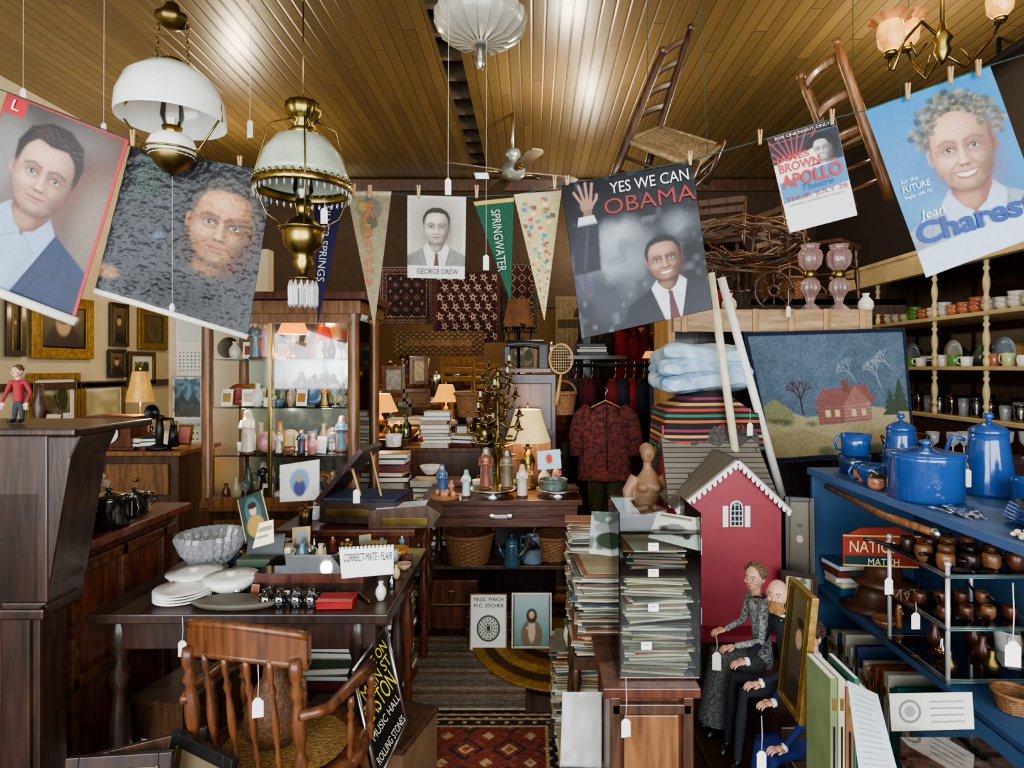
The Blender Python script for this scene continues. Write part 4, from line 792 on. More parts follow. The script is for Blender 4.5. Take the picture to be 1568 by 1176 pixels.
table_lamp('table_lamp',(xa(822,4.6),4.6,.97),.34,.13,WS,W_dark,lit=12); slab('small_cabinet',xa(770,4.6),xa(890,4.6),4.45,4.85,0,.97,W_wal,.005); clutter(xa(845,4.6),xa(890,4.6),4.5,4.8,.971,2,2,.1,.18)
table_lamp('table_lamp',(xa(960,5.6),5.7,.95),.4,.12,WS,W_dark,lit=16); slab('dark_bureau',xa(900,5.6),xa(1090,5.6),5.45,5.95,0,.95,W_mah,.005); clutter(xa(900,5.5),xa(1090,5.5),5.48,5.6,.951,9,1,.12,.24)
table_lamp('table_lamp',(xa(1405,4.9),4.93,1.5),.14,.06,WS,BR); slab('lamp_pedestal',xa(1405,4.9)-.08,xa(1405,4.9)+.08,4.85,5.0,0,1.5,W_wal)
light('back_room_bulb','POINT',(-.8,8.3,2.3),60,(1,.76,.48),.08); light('back_room_bulb','POINT',(-1.6,7.6,2.4),35,(1,.76,.48),.08); light('back_room_bulb','POINT',(.6,6.4,2.9),30,(1,.86,.65),.08)
W_yel=wood('yellow','a07434','bb8c48')
def simple_chair(name,p,rz,m,h=.9,sc=1,seat=None):
    b=B(name,p,rz,sc=sc); b.box((0,0,.45),(.42,.42,.03),seat or m)
    for x in(-1,1):
        b.turned((x*.18,-.18,.45),(x*.2,-.2,0),.018,m); b.tube([(x*.19,.2,0),(x*.18,.19,.45),(x*.19,.26,h)],[.016,.018,.014],m)
        b.tube([(x*.19,-.19,.2),(x*.19,.2,.2)],.01,m)
    for z in(.6,.7,.8,.88): b.box((0,.21+(z-.5)*.12,z),(.36,.014,.055),m)
    b.tube([(-.19,-.19,.28),(.19,-.19,.28)],.01,m); return b.done(.003)
simple_chair('ladder_back_chair',(xa(1005,6.6),6.5,.78),.4,W_yel); simple_chair('ladder_back_chair',(xa(1035,6.6),6.55,.78),-.3,W_yel,sc=.85); slab('storage_chest',xa(950,6.5),xa(1080,6.5),6.25,6.85,0,.78,W_wal,.01)
for px,py,w,h,k in ((850,820,50,60,'b0b0a8'),(900,860,60,40,'8a6a40'),(905,800,40,60,'ccb890'),(1130,770,60,60,'land'),(1180,830,50,60,'port'),(870,880,40,40,'land')): fr_at(px-w/2,px+w/2,py-h/2,py+h/2,6.9,k,W_oak,.04,lean=0)
for i in range(26):
    px=U(770,1240); d=U(7.4,9.3); h=U(.5,1.5); x=xa(px,d); c=random.choice([W_wal,W_mah,W_oak,W_dark])
    b=B('stored_cabinet',(x,d,0),U(-.3,.3)); w=U(.3,.6); b.box((0,0,h/2),(w,.4,h),c); b.box((0,0,h),(w+.05,.45,.03),c)
    for k in range(3): b.box((0,-.205,h*(.2+.28*k)),(w*.85,.02,h*.22),random.choice([W_oak,W_mah])); b.ell((0,-.22,h*(.2+.28*k)),.015,BR,8)
    b.done()
    small_item((x-.12,d,h+.016),U(.2,.35)); small_item((x+.12,d-.05,h+.016),U(.2,.35))
for i in range(24):
    d=4.95+i*.06; px=U(790,900) if i%2 else U(1020,1240); x=xa(px,d); h=U(.4,.95); b=B('storage_crate',(x,d,0),U(-.3,.3)); b.box((0,0,h/2),(.3,.25,h),random.choice([W_wal,W_mah,W_dark]))
    for k in range(3): b.box((0,-.13,h*(.2+.3*k)),(.31,.012,h*.2),random.choice([W_oak,W_mah,W_pine]))
    b.done(.004); small_item((x-.06,d,h),U(.14,.26)); small_item((x+.08,d,h),U(.14,.26))
# ================================================================ RIGHT-CENTRE: tall stand, blankets, tapestry
b=B('tall_dark_cupboard'); b.box((xa(1540,3.2),3.37,.55),(.46,.36,1.1),W_dark); b.box((xa(1540,3.2),3.37,1.115),(.5,.4,.03),W_dark)
for q in(-1,1): b.box((xa(1540,3.2)+q*.11,3.18,.55),(.2,.02,.95),W_wal)
b.done(.005)
def blanket(name,c,w,d,h,layers,mats,seed=0):
    b=B(name,c)
    for i in range(layers):
        hh=h/layers; z0=hh*i; m=mats[i%len(mats)]; ox=.012*sin(i*2.7+seed); 
        def f(u,v,i=i):
            a=u*2*pi; ca=cos(a);sa=sin(a); xx=math.copysign(abs(ca)**.3,ca)*w/2*(1-.04*i+.03*sin(i*2.1)); top=1-.25*(2*abs(xx)/w)**3
            zz=math.copysign(abs(sa)**.6,sa)*hh*.72*top; e=min(1,min(v,1-v)*8)**.5; yy=(v-.5)*d
            return Vector((ox+xx*(.97+.03*e)+.012*sin(v*7+i*3),yy+.008*sin(xx*30+i),z0+hh/2+zz*(.6+.4*e)+.016*sin(xx*11+i*1.7+v*4)+.006*sin(xx*50+v*30)))
        b.grid(f,48,16,m)
        for e in (0,1): b.add([f(k/48,e) for k in range(48)],[tuple(range(48))],m,True)
    return b.done()
pbb=M('pale_blue_blanket','6f98bc',.95,0,.2,16,.5,c2='b8cbd6'); cx_=xa(1530,3.0)
STRP=bpy.data.materials.new('serape_stripes'); STRP.use_nodes=True; nt=STRP.node_tree; N=nt.nodes; L=nt.links
tc=N.new('ShaderNodeTexCoord'); sp=N.new('ShaderNodeSeparateXYZ'); mm=N.new('ShaderNodeMath'); mm.operation='MULTIPLY'; mm.inputs[1].default_value=6.5; fr_=N.new('ShaderNodeMath'); fr_.operation='FRACT'; cr=N.new('ShaderNodeValToRGB'); cr.color_ramp.interpolation='CONSTANT'
L.new(tc.outputs['Object'],sp.inputs[0]); L.new(sp.outputs[2],mm.inputs[0]); L.new(mm.outputs[0],fr_.inputs[0]); L.new(fr_.outputs[0],cr.inputs[0]); L.new(cr.outputs[0],N['Principled BSDF'].inputs['Base Color']); N['Principled BSDF'].inputs['Roughness'].default_value=.95
el=cr.color_ramp.elements; cs=['1a1a1e','b85a30','1e1e22','3a6a50','202024','a83a2c','24282e','c88a4c','1a1a1e','7a3444','1a1a1e']
el[0].color=H(cs[0]); el[1].position=.09; el[1].color=H(cs[1])
for i in range(2,len(cs)): e=el.new(i*.09); e.color=H(cs[i])
b=B('striped_serape_blanket',(cx_-.01,3.08,1.22))
def ser(u,v):
    a=(u-.5)*2; x=a*.24*(1-.08*v); return Vector((x,-.16+.02*sin(a*3)-(1-v)*.03,-.1+.25*v*(1-.3*a*a)+.015*sin(a*pi*1.2+1)))
b.grid(ser,40,24,STRP); b.grid(lambda u,v: ser(u,1)+Vector((0,v*.34,.02*sin(v*3))),40,12,STRP); b.grid(lambda u,v: ser(0,u)+Vector((0,v*.34,0)),20,12,STRP); b.grid(lambda u,v: ser(1,u)+Vector((0,v*.34,0)),20,12,STRP); b.grid(lambda u,v: ser(u,0)+Vector((0,v*.34,0)),20,8,STRP); b.done(solid=.01)
b=B('grey_fringed_shawl',(cx_+.04,2.89,1.29))
def shf(u,v):
    a=(u-.5)*2; return Vector((a*.17,-.01*v-.012*sin(u*20)*v+.02*(1-v)**2*3,-.03-.13*v*(1-.2*a*a)-.05*a*a+.006*sin(u*40)))
b.grid(shf,50,16,M('grey_wool','4a4440',.95,0,.5,60,.6))
for i in range(80): u=i/79; p=shf(u,1); b.tube([p,p+Vector((U(-.008,.008),-.004,-.045))],.0024,M('grey_wool'),4)
b.tube([shf(i/20,0) for i in range(21)],.012,M('grey_wool')); b.done(solid=.006)
blanket('pale_blue_folded_blanket',(cx_-.02,3.12,1.4),.46,.36,.2,3,[pbb,pbb,M('pale_fleece','a4bccc',.95,0,.25,14,.5)])
b=B('rolled_poster'); b.tube([at(1535,590,2.86),at(1600,1060,2.86)],.019,CRM,16); b.tube([at(1534,583,2.86),at(1536,596,2.86)],.012,BLK,12); b.done()
b=B('rolled_poster'); b.tube([at(1558,600,2.95),at(1690,1075,2.95)],.02,PAPER,16); b.tube([at(1556,593,2.95),at(1559,604,2.95)],.012,BLK,12); b.done()
# tapestry
c=Cv(.78,260,'54626f'); A=.78; c.noise(100,.14); c.noise(20,.12)
c.poly([(0,.5),(.12,.46),(.3,.52),(.5,.5),(.75,.47),(1,.5),(1,A),(0,A)],'a0946e',.02)
c.poly([(0,.62),(.25,.58),(.5,.66),(.8,.6),(1,.64),(1,A),(0,A)],'948661',.02)
for x,y,r in ((.08,.52,.06),(.15,.54,.05),(.33,.56,.03),(.6,.7,.09),(.75,.73,.07),(.4,.73,.06)): c.ell(x,y,r,r*.5,'5e6048',.03)
c.poly([(0,.46),(.1,.4),(.2,.47),(.22,.52),(0,.52)],'7c7c5a',.02)
c.poly([(.42,.36),(.72,.33),(.78,.44),(.36,.46)],'7c524c',.006); c.poly([(.38,.455),(.55,.455),(.55,.56),(.38,.57)],'865a52',.006); c.poly([(.55,.455),(.74,.44),(.74,.55),(.55,.56)],'a0746a',.006); c.poly([(.55,.455),(.64,.34),(.74,.44)],'94645a',.006)
for i in range(5): c.line([(.37,.475+i*.02),(.74,.465+i*.02)],.004,'6a4440',.004,.7)
for x in(.43,.49,.6,.67): c.rect(x,.48,x+.03,.52,'d0bc80',.004)
c.rect(.56,.3,.6,.38,'6c4a42',.006)
def tree(x,y,h,ang,w,col,dep):
    x2=x+h*sin(ang);y2=y-h*cos(ang); c.line([(x,y),(x2,y2)],w,col,.004)
    if dep: 
        for k in (-.6,-.1,.5): tree(x2,y2,h*.64,ang+k+U(-.1,.1),w*.68,col,dep-1)
tree(.28,.5,.09,0,.012,'4a2a2e',3); tree(.82,.36,.08,-.3,.004,'9ca4a8',3); tree(.66,.32,.07,-.6,.003,'929ca0',3); tree(.9,.25,.06,-.7,.003,'9ca4a8',3)
for x,y,s in((.93,.5,.1),(.87,.52,.08)):
    for k in range(4): c.poly([(x,y-s*2+k*s*.4),(x-s*(.25+k*.15),y-s*1.3+k*s*.45),(x+s*(.25+k*.15),y-s*1.3+k*s*.45)],'3e4a3c',.006)
for a_ in ((0,0,1,.025),(0,A-.03,1,A),(0,0,.02,A),(.98,0,1,A)): c.rect(*a_,'1e2236')
c.noise(130,.16)
panel('woven_cabin_tapestry',c,at(1606,718,3.28),at(1955,708,3.28),at(1975,985,3.3),at(1668,1000,3.3),disp=lambda u,v:.012*np.sin(u*14)*v,rough=.95,bump=.8,solid=.008)
b=B('tall_shelf_unit'); xl,xr=xa(1455,3.36),xa(1885,3.36); LP=wood('light_pine','a8845a','c4a074',.5,(1.2,9,9),0)
b.box(((xl+xr)/2,3.6,1.815),(xr-xl,.44,.02),LP); b.box(((xl+xr)/2,3.37,1.765),(xr-xl,.02,.125),LP)
for x in (xl,xr): b.box((x,3.6,.9),(.04,.4,1.78),W_pine)
for i in range(6): b.box((xl+(xr-xl)*(i+.3)/5.6,3.355,1.765),(.035,.014,.13),W_pine)
b.box(((xl+xr)/2,3.8,.9),(xr-xl,.02,1.75),W_dark); b.done(.004)
def pinklamp(px):
    b=B('pink_glass_oil_lamp',(xa(px,3.5),3.5,1.826)); pk=M('pink_glass','a8827c',.1,0,.2,12,coat=.6,c2='d0b4ae',trans=.35)
    b.lathe([(0,0),(.06,0),(.05,.02),(.02,.05),(.03,.09),(.055,.13),(.05,.17),(.025,.2),(0,.2)],pk,fl=(10,.06),n=60); b.lathe([(.03,.2),(.04,.22),(.02,.25),(0,.25)],BR)
    b.lathe([(.03,.24),(.06,.27),(.068,.32),(.06,.35),(.045,.36),(.05,.38),(.055,.39)],pk,fl=(8,.07),n=60); b.done()
pinklamp(1750); pinklamp(1812)
b=B('spoked_wheel',at(1672,628,3.5)); 
for r,w in((.11,.009),(.03,.012)): b.tube([(r*cos(a),0,r*sin(a)) for a in np.linspace(0,2*pi,33)],w,W_wal)
for k in range(8): a=k*pi/4; b.tube([(.02*cos(a),0,.02*sin(a)),(.11*cos(a),0,.11*sin(a))],.005,W_wal)
b.tube([(-.12,0,.02),(-.2,0,-.12),(.1,0,-.12)],.008,IRON); b.done()
for i,px in enumerate((1480,1520,1575,1870)): pot('stored_crock',(xa(px,3.6),3.6,1.826),.045,.12,[G('8a3a30'),W_wal,CRM,WH][i],prof=VASE)
for i,(px,c_) in enumerate(((1560,'7a1e22'),(1600,'2e2a28'))): basket('red_hat_box',(xa(px,3.7),3.72,1.826),.07,.14,False,mat=G(c_))
b=B('vine_wreath_tangle',(xa(1600,4.0),4.0,za(530,4.0)))
for i in range(34):
    a0=U(0,6);r=U(.12,.35); b.tube([(r*1.4*cos(a0+t)+U(-.02,.02),U(-.1,.1),r*.5*sin(a0+t)+U(-.03,.03)) for t in np.linspace(0,U(2,4),9)],.006,[W_wal,W_oak,M('dry_vine','7a6a58',.9)][i%3],5)
b.done()
b=B('upper_storage_deck'); b.box((1.45,4.6,1.95),(2.2,1.0,.04),W_wal); b.box((1.45,4.12,1.92),(2.2,.04,.1),W_dark)
for x in(.45,2.5): b.box((x,5.0,.97),(.06,.06,1.94),W_dark)
b.done()
for i in range(14):
    x=.55+.13*i; y=4.35+.45*(i%2)+U(-.04,.04); h=U(.15,.4); 
    if i%3==0: simple_chair('stored_chair',(x,y,1.97),U(0,6),W_wal,sc=.9)
    elif i%3==1: basket('stored_basket',(x,y,1.97),.1,h*.6)
    else: b=B('stored_suitcase',(x,y,1.97),U(-.5,.5)); b.box((0,0,h/2),(.3,.12,h),W_oak if i%2 else W_wal); b.box((0,-.065,h*.9),(.08,.02,.02),BRD); b.box((-.1,-.063,h/2),(.03,.01,h),W_dark); b.box((.1,-.063,h/2),(.03,.01,h),W_dark); b.done(.01)
# carved nude: one continuous remeshed figure, arms folded
b=B('carved_nude_figure',(xa(1398,2.9),2.9,.76)); fm=M('pale_carving','8e6a50',.5,0,.2,8)
b.tube([(0,0,-.3),(0,0,-.12),(0,0,.02),(-.01,0,.1),(.005,0,.19),(.005,0,.235),(0,0,.26)],[.05,.07,.05,.06,.072,.04,.022],fm,18)
for q in(-1,1):
    b.tube([(q*.055,0,.215),(q*.095,-.01,.15),(q*.095,-.05,.06),(q*.01,-.085,.09)],[.03,.028,.022,.016],fm,12); b.tube([(q*.03,0,-.28),(q*.035,-.04,-.45),(q*.03,-.01,-.6),(q*.03,0,-.76)],[.045,.035,.03,.018],fm,12); b.ell((q*.03,-.03,-.755),(.018,.045,.014),fm,10); b.ell((q*.028,-.055,.175),(.03,.024,.025),fm,10)
b.tube([(0,0,.24),(0,-.005,.3)],[.022,.02],fm,10); b.ell((0,-.01,.33),(.034,.04,.045),fm,14); b.ell((0,-.05,.325),(.006,.01,.012),fm,8); b.ell((0,.01,.345),(.037,.04,.036),fm,12); b.done(remesh=.005)
# ================================================================ DOLLHOUSE
d=2.55; RED=M('dollhouse_red','8a2a34',.5,0,.08); SHG=planks('dollhouse_shingles','5c564c','807868',.02,1,.9,'2c2a24',gw=.09); TR=M('dollhouse_trim','ece8e0',.5,0,.03)
gz=za(1352,d); ev=za(1092,d); ap=za(1000,d); rg=za(948,d+.36)
b=B('red_dollhouse')
wl,wr=xa(1472,d),xa(1688,d); b.box(((wl+wr)/2,d+.14,(gz+ev)/2),(wr-wl,.28,ev-gz),RED); b.prism([(wl,ev),(wr,ev),((wl+wr)/2+.02,ap)],d,d+.28,RED)
ml,mr=xa(1432,d+.36),xa(1625,d+.36); b.box(((ml+mr)/2,d+.36,(gz+ev)/2),(mr-ml,.36,ev-gz+.02),RED)
apx=(wl+wr)/2+.02
def slope(a,b_,c_,e,m,t=.012):
    vs=[Vector(q) for q in (a,b_,c_,e)]; n=(vs[1]-vs[0]).cross(vs[3]-vs[0]).normalized()*t; return b.add(vs+[q+n for q in vs],[(0,1,2,3),(7,6,5,4),(0,4,5,1),(1,5,6,2),(2,6,7,3),(3,7,4,0)],m)
slope((wl-.03,d-.02,ev-.02),(apx,d-.02,ap+.01),(apx,d+.4,ap+.01),(wl-.03,d+.4,ev-.02),SHG); slope((apx,d-.02,ap+.01),(wr+.03,d-.02,ev-.02),(wr+.03,d+.4,ev-.02),(apx,d+.4,ap+.01),SHG)
slope((ml-.03,d+.12,ev-.01),(mr+.03,d+.12,ev-.01),(mr+.01,d+.36,rg),(ml-.01,d+.36,rg),SHG); slope((ml-.01,d+.36,rg),(mr+.01,d+.36,rg),(mr+.03,d+.6,ev-.01),(ml-.03,d+.6,ev-.01),SHG)
b.prism([(d+.18,ev),(d+.54,ev),(d+.36,rg-.01)],ml,mr,RED,'yz')
for i in range(20): x=ml+(mr-ml)*i/19; b.box((x,d+.36,rg+.028),(.009,.009,.05),RED); b.ell((x,d+.36,rg+.057),.009,RED,6)
b.tube([(ml,d+.36,rg+.012),(mr,d+.36,rg+.012)],.008,RED); b.tube([(ml,d+.36,rg+.038),(mr,d+.36,rg+.038)],.005,RED)
for (p,q) in (((wl-.03,ev-.02),(apx,ap+.01)),((wr+.03,ev-.02),(apx,ap+.01))):
    P_=Vector((p[0],d-.026,p[1]));Q_=Vector((q[0],d-.026,q[1])); b.tube([P_,Q_],.007,TR,4)
    for i in range(12): c0=P_.lerp(Q_,(i+.5)/12); b.ell(c0-Vector((0,0,.012)),(.0095,.004,.016),TR,10)
for i in range(9): b.ell((ml-.02+i*.014,d+.115,ev-.022),(.0095,.004,.016),TR,10)
def dwin(x,z,w,h,y,arch=True,sh=True):
    b.box((x,y,z),(w,.006,h),TR); b.box((x,y-.003,z),(w*.8,.006,h*.86),M('dark_pane','28303a',.15))
    if arch: b.ell((x,y,z+h/2),(w/2,.004,w*.45),TR,16); b.ell((x,y-.004,z+h/2),(w*.38,.004,w*.33),M('dark_pane'),16)
    for q in(-.16,.16): b.box((x+q*w,y-.007,z+.01),(.0035,.004,h*1.1),TR)
    for q in(-.22,.05,.3): b.box((x,y-.007,z+q*h),(w*.8,.004,.0035),TR)
    if sh:
        for q in(-1,1): b.box((x+q*w*.85,y,z),(w*.42,.006,h*1.05),TR)
dwin(xa(1590,d),za(1115,d),.055,.085,d-.004); 
for k,zz in enumerate((za(1180,d),za(1330,d))): dwin(wl+.06,zz,.05,.07,d-.004,False,False)
for i in range(18): b.box((wl+.004,d-.003,gz+(ev-gz)*i/18+.008),(.012,.006,.014),TR)
b.box(((wl+wr)/2,d+.2,gz-.012),(wr-wl+.06,.6,.024),RED); b.done(.001)
b=B('dollhouse_stand'); b.box(((wl+wr)/2,d+.25,(gz-.024)/2),(wr-wl-.02,.5,gz-.026),W_dark); b.box(((wl+wr)/2,d-.005,(gz)/2),(wr-wl-.1,.012,gz-.12),W_wal); b.done(.004)
# ================================================================ MAGAZINES IN ACRYLIC BOX + STAND
sx0,sx1=xa(1305,1.75),xa(1505,1.7); sz=.60
b=B('oak_pedestal_cabinet'); b.box(((sx0+sx1)/2,1.86,sz-.015),(sx1-sx0+.02,.34,.03),W_mah); b.box(((sx0+sx1)/2,1.86,.3),(sx1-sx0-.02,.3,.56),W_mah)
for q in (-1,1): b.box(((sx0+sx1)/2+q*((sx1-sx0)/2-.025),1.7,.3),(.03,.02,.55),W_wal)
for z in (.06,.3,.54): b.box(((sx0+sx1)/2,1.7,z),(sx1-sx0-.03,.02,.03),W_wal)
b.box(((sx0+sx1)/2,1.704,.42),(sx1-sx0-.1,.012,.2),W_oak); b.done(.004)
def magpile(name,x,y,z,w,dd,h,seed):
    rn=random.Random(seed); b=B(name,(x,y,z)); zz=0; cs=['b8b2a0','a9a084','c8c2b0','8a7e64','5a5a54','a08a60','6a7880','8a5a40','c0b8a0','4a4a3a']
    while zz<h:
        t=rn.uniform(.0025,.008); r=Matrix.Rotation(rn.uniform(-.16,.16),3,'Z')@Matrix.Rotation(rn.uniform(-.03,.03),3,'Y'); k=cs[rn.randrange(10)]
        b.box((rn.uniform(-.012,.012),rn.uniform(-.012,.012),zz+t/2),(w*rn.uniform(.88,1),dd*rn.uniform(.88,1),t*.8),M('mag_'+k,k,.6),r); zz+=t
    return b.done()
ax0,ax1=xa(1342,1.72),xa(1515,1.72)
mxx=(ax0+ax1)/2
magpile('magazine_stack',mxx,1.86,sz+.004,.19,.2,.15,1); magpile('magazine_stack',mxx-.005,1.86,sz+.162,.19,.2,.12,2); magpile('magazine_stack',mxx,1.86,sz+.31,.17,.19,.05,3)
b=B('acrylic_magazine_box'); ac=GL('acrylic','f4f8f8',.05); T=.48
for x in(ax0-.003,ax1+.003): b.box((x,1.86,sz+T/2),(.003,.24,T),ac)
b.box((mxx,1.738,sz+T/2-.02),(ax1-ax0,.003,T-.05),ac); b.box((mxx,1.982,sz+T/2),(ax1-ax0,.003,T),ac)
for z in(.157,.30,.42): b.box((mxx,1.86,sz+z),(ax1-ax0,.24,.003),ac)
b.done()
for z in (.1,.21,.31,.385):
    b=B('price_sticker',(mxx-.04+.02*(z>.2),1.733,sz+z)); b.box((0,0,0),(.03,.002,.022),PAPER); b.box((0,-.0015,.003),(.016,.001,.0012),BLK); b.done()
c=Cv(.8,60,'bcb9ac'); c.ell(.5,.45,.36,.13,'4a4a4a',.03); c.ell(.5,.36,.2,.1,'6a6a6a',.03); c.ell(.27,.53,.08,.08,'1a1a1a',.02); c.ell(.73,.53,.08,.08,'1a1a1a',.02); c.rect(.1,.05,.8,.12,'6a6458'); panel('car_magazine',c,at(1420,1105,1.85),at(1515,1120,1.78),at(1510,1190,1.76),at(1400,1160,1.76),rough=.4)
c=Cv(.9,60,'a8b0b4'); c.blot(6,'4a5444',.5,.8); c.ell(.55,.6,.4,.18,'3a4434',.05); c.ell(.3,.35,.2,.1,'8a8a86',.05); c.rect(0,.8,1,.9,'c8c4b8'); panel('landscape_photo',c,at(1278,1104,2.0),at(1365,1108,2.0),at(1352,1205,1.9),at(1272,1195,1.9),rough=.4)
b=B('magazine_table'); b.box((xa(1290,2.15)+.03,2.2,.5),(.24,.36,.03),W_wal)
for x in (-.08,.12):
    for y in(2.06,2.34): b.turned((xa(1290,2.15)+x,y,.49),(xa(1290,2.15)+x,y,0),.016,W_wal)
b.done()
magpile('loose_magazine_stack',xa(1285,2.15)+.03,2.18,.517,.2,.25,.28,5); magpile('loose_magazine_stack',xa(1285,2.15)+.01,2.32,.517,.2,.1,.4,6)
magpile('record_stack',xa(1245,2.4)+.01,2.52,0,.2,.22,.36,9); magpile('record_stack',xa(1240,2.1)+.02,2.0,0,.14,.2,.24,10)
c=Cv(1.3,20,'b4b2ac'); c.noise(5,.2); panel('white_card_sheet',c,at(1215,1495,1.85),at(1300,1495,1.85),at(1300,1660,1.85),at(1210,1655,1.85))
lathe_obj('small_pottery_jar',(xa(1245,2.4),2.45,.375),[(0,0),(.04,0),(.05,.04),(.04,.08),(.02,.09),(0,.09)],CRM)
# ================================================================ DOLLS
b=B('doll_bench'); b.box((.92,2.08,.36),(.3,.44,.06),W_dark); b.box((.92,2.08,.17),(.26,.4,.34),W_dark); b.done(.005)
def V(*a): return Vector(a)
hw=at(1630,1247,2.15)
ck=M('houndstooth','18181c',.9,0,.2,150,c2='b0b0ac'); ck2=M('grey_tweed_skirt','302f2c',.95,0,.6,170,c2='6a6a64')
u=.048
px_,py_,pz_=hw.x+.03,hw.y,.45
doll('seated_old_woman_doll',dict(pel=V(px_,py_,pz_),neck=V(hw.x+.015,hw.y,hw.z-.062),head=hw,sL=V(hw.x+.01,hw.y-.065,hw.z-.085),sR=V(hw.x+.01,hw.y+.065,hw.z-.085),eL=V(hw.x-.01,hw.y-.09,hw.z-.19),eR=V(hw.x-.01,hw.y+.09,hw.z-.19),
 wL=V(hw.x-.09,hw.y-.06,.535),wR=V(hw.x-.09,hw.y+.04,.55),hL=(-1,.1,-.25),hR=(-1,-.1,-.2),kL=V(px_-.15,py_-.035,.47),kR=V(px_-.15,py_+.035,.47),aL=V(px_-.18,py_-.03,.24),aR=V(px_-.18,py_+.03,.24)),u,ck,ck2,SK,M('grey_brown_hair','5e4832',.8,0,.3,60),'wavy',-pi/2+.75,skirt=True,collar=BLK)
hm=at(1680,1283,1.98)
doll('seated_bearded_man_doll',dict(pel=V(hm.x+.05,hm.y,.45),neck=V(hm.x+.02,hm.y,hm.z-.062),head=hm,sL=V(hm.x+.03,hm.y-.085,hm.z-.09),sR=V(hm.x+.03,hm.y+.085,hm.z-.09),eL=V(hm.x+.02,hm.y-.1,hm.z-.19),eR=V(hm.x-.01,hm.y+.1,hm.z-.19),
 wL=V(hm.x-.08,hm.y-.07,.5),wR=V(hm.x-.09,hm.y+.03,.52),hL=(-1,.1,-.2),hR=(-1,0,-.2),kL=V(hm.x-.13,hm.y-.05,.46),kR=V(hm.x-.13,hm.y+.05,.46),aL=V(hm.x-.15,hm.y-.05,.24),aR=V(hm.x-.15,hm.y+.05,.24)),u,M('black_suit','1a1b22',.9,0,.2),M('black_suit'),SK,M('ginger_beard','8a6238',.85,0,.25,60),'beard',-pi/2+.9,cuff=WH,collar=WH)
hb=at(1752,1372,1.9)
doll('seated_blue_dress_doll',dict(pel=V(hb.x+.03,hb.y,.33),neck=V(hb.x+.01,hb.y,hb.z-.058),head=hb,sL=V(hb.x+.01,hb.y-.07,hb.z-.08),sR=V(hb.x+.01,hb.y+.07,hb.z-.08),eL=V(hb.x-.03,hb.y-.1,hb.z-.17),eR=V(hb.x-.04,hb.y+.08,hb.z-.17),
 wL=V(hb.x-.13,hb.y-.11,.37),wR=V(hb.x-.13,hb.y-.03,.46),hL=(-1,.0,-.15),hR=(-1,-.1,-.1),kL=V(hb.x-.15,hb.y-.08,.31),kR=V(hb.x-.15,hb.y+.03,.31),aL=V(hb.x-.17,hb.y-.07,.1),aR=V(hb.x-.17,hb.y+.02,.1)),.045,M('royal_blue_cloth','18245c',.85,0,.3),M('royal_blue_cloth'),SK,M('dark_auburn_hair','3a2218',.8,0,.3,60),'wavy',-pi/2+.3,skirt=True,cuff=WH,collar=WH)
b=B('low_doll_stool'); b.box((hb.x+.04,hb.y,.13),(.16,.22,.25),W_dark); b.box((hb.x+.04,hb.y,.265),(.2,.24,.02),W_wal); b.done(.004)
framed('gilt_frame_picture',at(1722,1400,1.72),.17,.35,RZ(-1.62)@RX(-.1),.018,GOLD,'port')
framed('dark_frame_picture',at(1728,1180,2.6),.12,.42,RZ(-.3)@RX(-.1),.02,BLK,'port'); framed('dark_frame_picture',at(1725,1350,2.45),.14,.42,RZ(-.5)@RX(-.1),.02,W_dark,'land')
# ================================================================ BLUE CABINET
BLU=M('painted_blue_wood','345476',.55,0,.12,5,.05); BLU2=M('painted_blue_edge','44608a',.5,0,.1,5)
X0,X1,Y0,Y1=1.255,1.72,1.25,2.72
b=B('blue_painted_bookcase'); b.box(((X0+X1)/2,(Y0+Y1)/2,1.035),(X1-X0+.02,Y1-Y0+.02,.03),BLU2); b.box((X1,(Y0+Y1)/2,.52),(.02,Y1-Y0,1.04),BLU)
b.box(((X0+X1)/2,Y1-.012,.51),(X1-X0,.024,1.02),BLU); b.box((X0+.02,Y0+.012,.51),(.04,.024,1.02),BLU); b.box((X1-.03,Y0+.012,.51),(.04,.024,1.02),BLU)
for z in (.52,.07): b.box(((X0+X1)/2,(Y0+Y1)/2,z),(X1-X0-.01,Y1-Y0-.03,.024),BLU)
b.done(.003)
TZ2=1.051
def bt(px,py): d=(EYE-TZ2)*FPX/(py-CY); return (xa(px,d),d,TZ2)
pot('blue_enamel_stockpot',bt(1999,1078),.115,.155,ENB,lid=True,handles=0)
pot('blue_enamel_coffee_pot',(1.63,2.15,TZ2),.085,.22,ENB,prof=TAPER,lid=True,handles=1,rz=2.4)
pot('blue_enamel_pitcher',(1.5,2.45,TZ2),.075,.2,ENB,prof=TAPER,lid=True,handles=1,rz=1.0)
pot('blue_enamel_mug',(1.37,2.55,TZ2+.08),.06,.09,ENB,prof=MUG,handles=1,rz=pi); pot('blue_enamel_mug',(1.38,2.58,TZ2),.065,.078,ENB2,prof=MUG,handles=1,rz=.3)
pot('blue_enamel_bowl',(1.32,2.34,TZ2),.06,.075,ENB,prof=BOWL,handles=1,rz=pi); pot('blue_enamel_saucepan',(1.62,1.94,TZ2),.06,.09,ENB,handles=1,rz=-.5); pot('blue_enamel_teapot',(1.62,1.74,TZ2+.0),.065,.12,ENB,handles=1,lid=True,spout=1,rz=.6)
for i in range(5): lathe_obj('blue_enamel_plate',(1.45,1.68,TZ2+i*.01),[(a*(.11-.004*i),z*.02) for a,z in PLATE],ENB if i%2 else ENB2,n=36)
for i in range(4): lathe_obj('speckled_bowl',(1.39,1.47,TZ2+i*.013),[(a*.09,z*.03) for a,z in PLATE],M('speckled_china','d8dce0',.3,0,.3,60,c2='3a5a8a'),n=36)
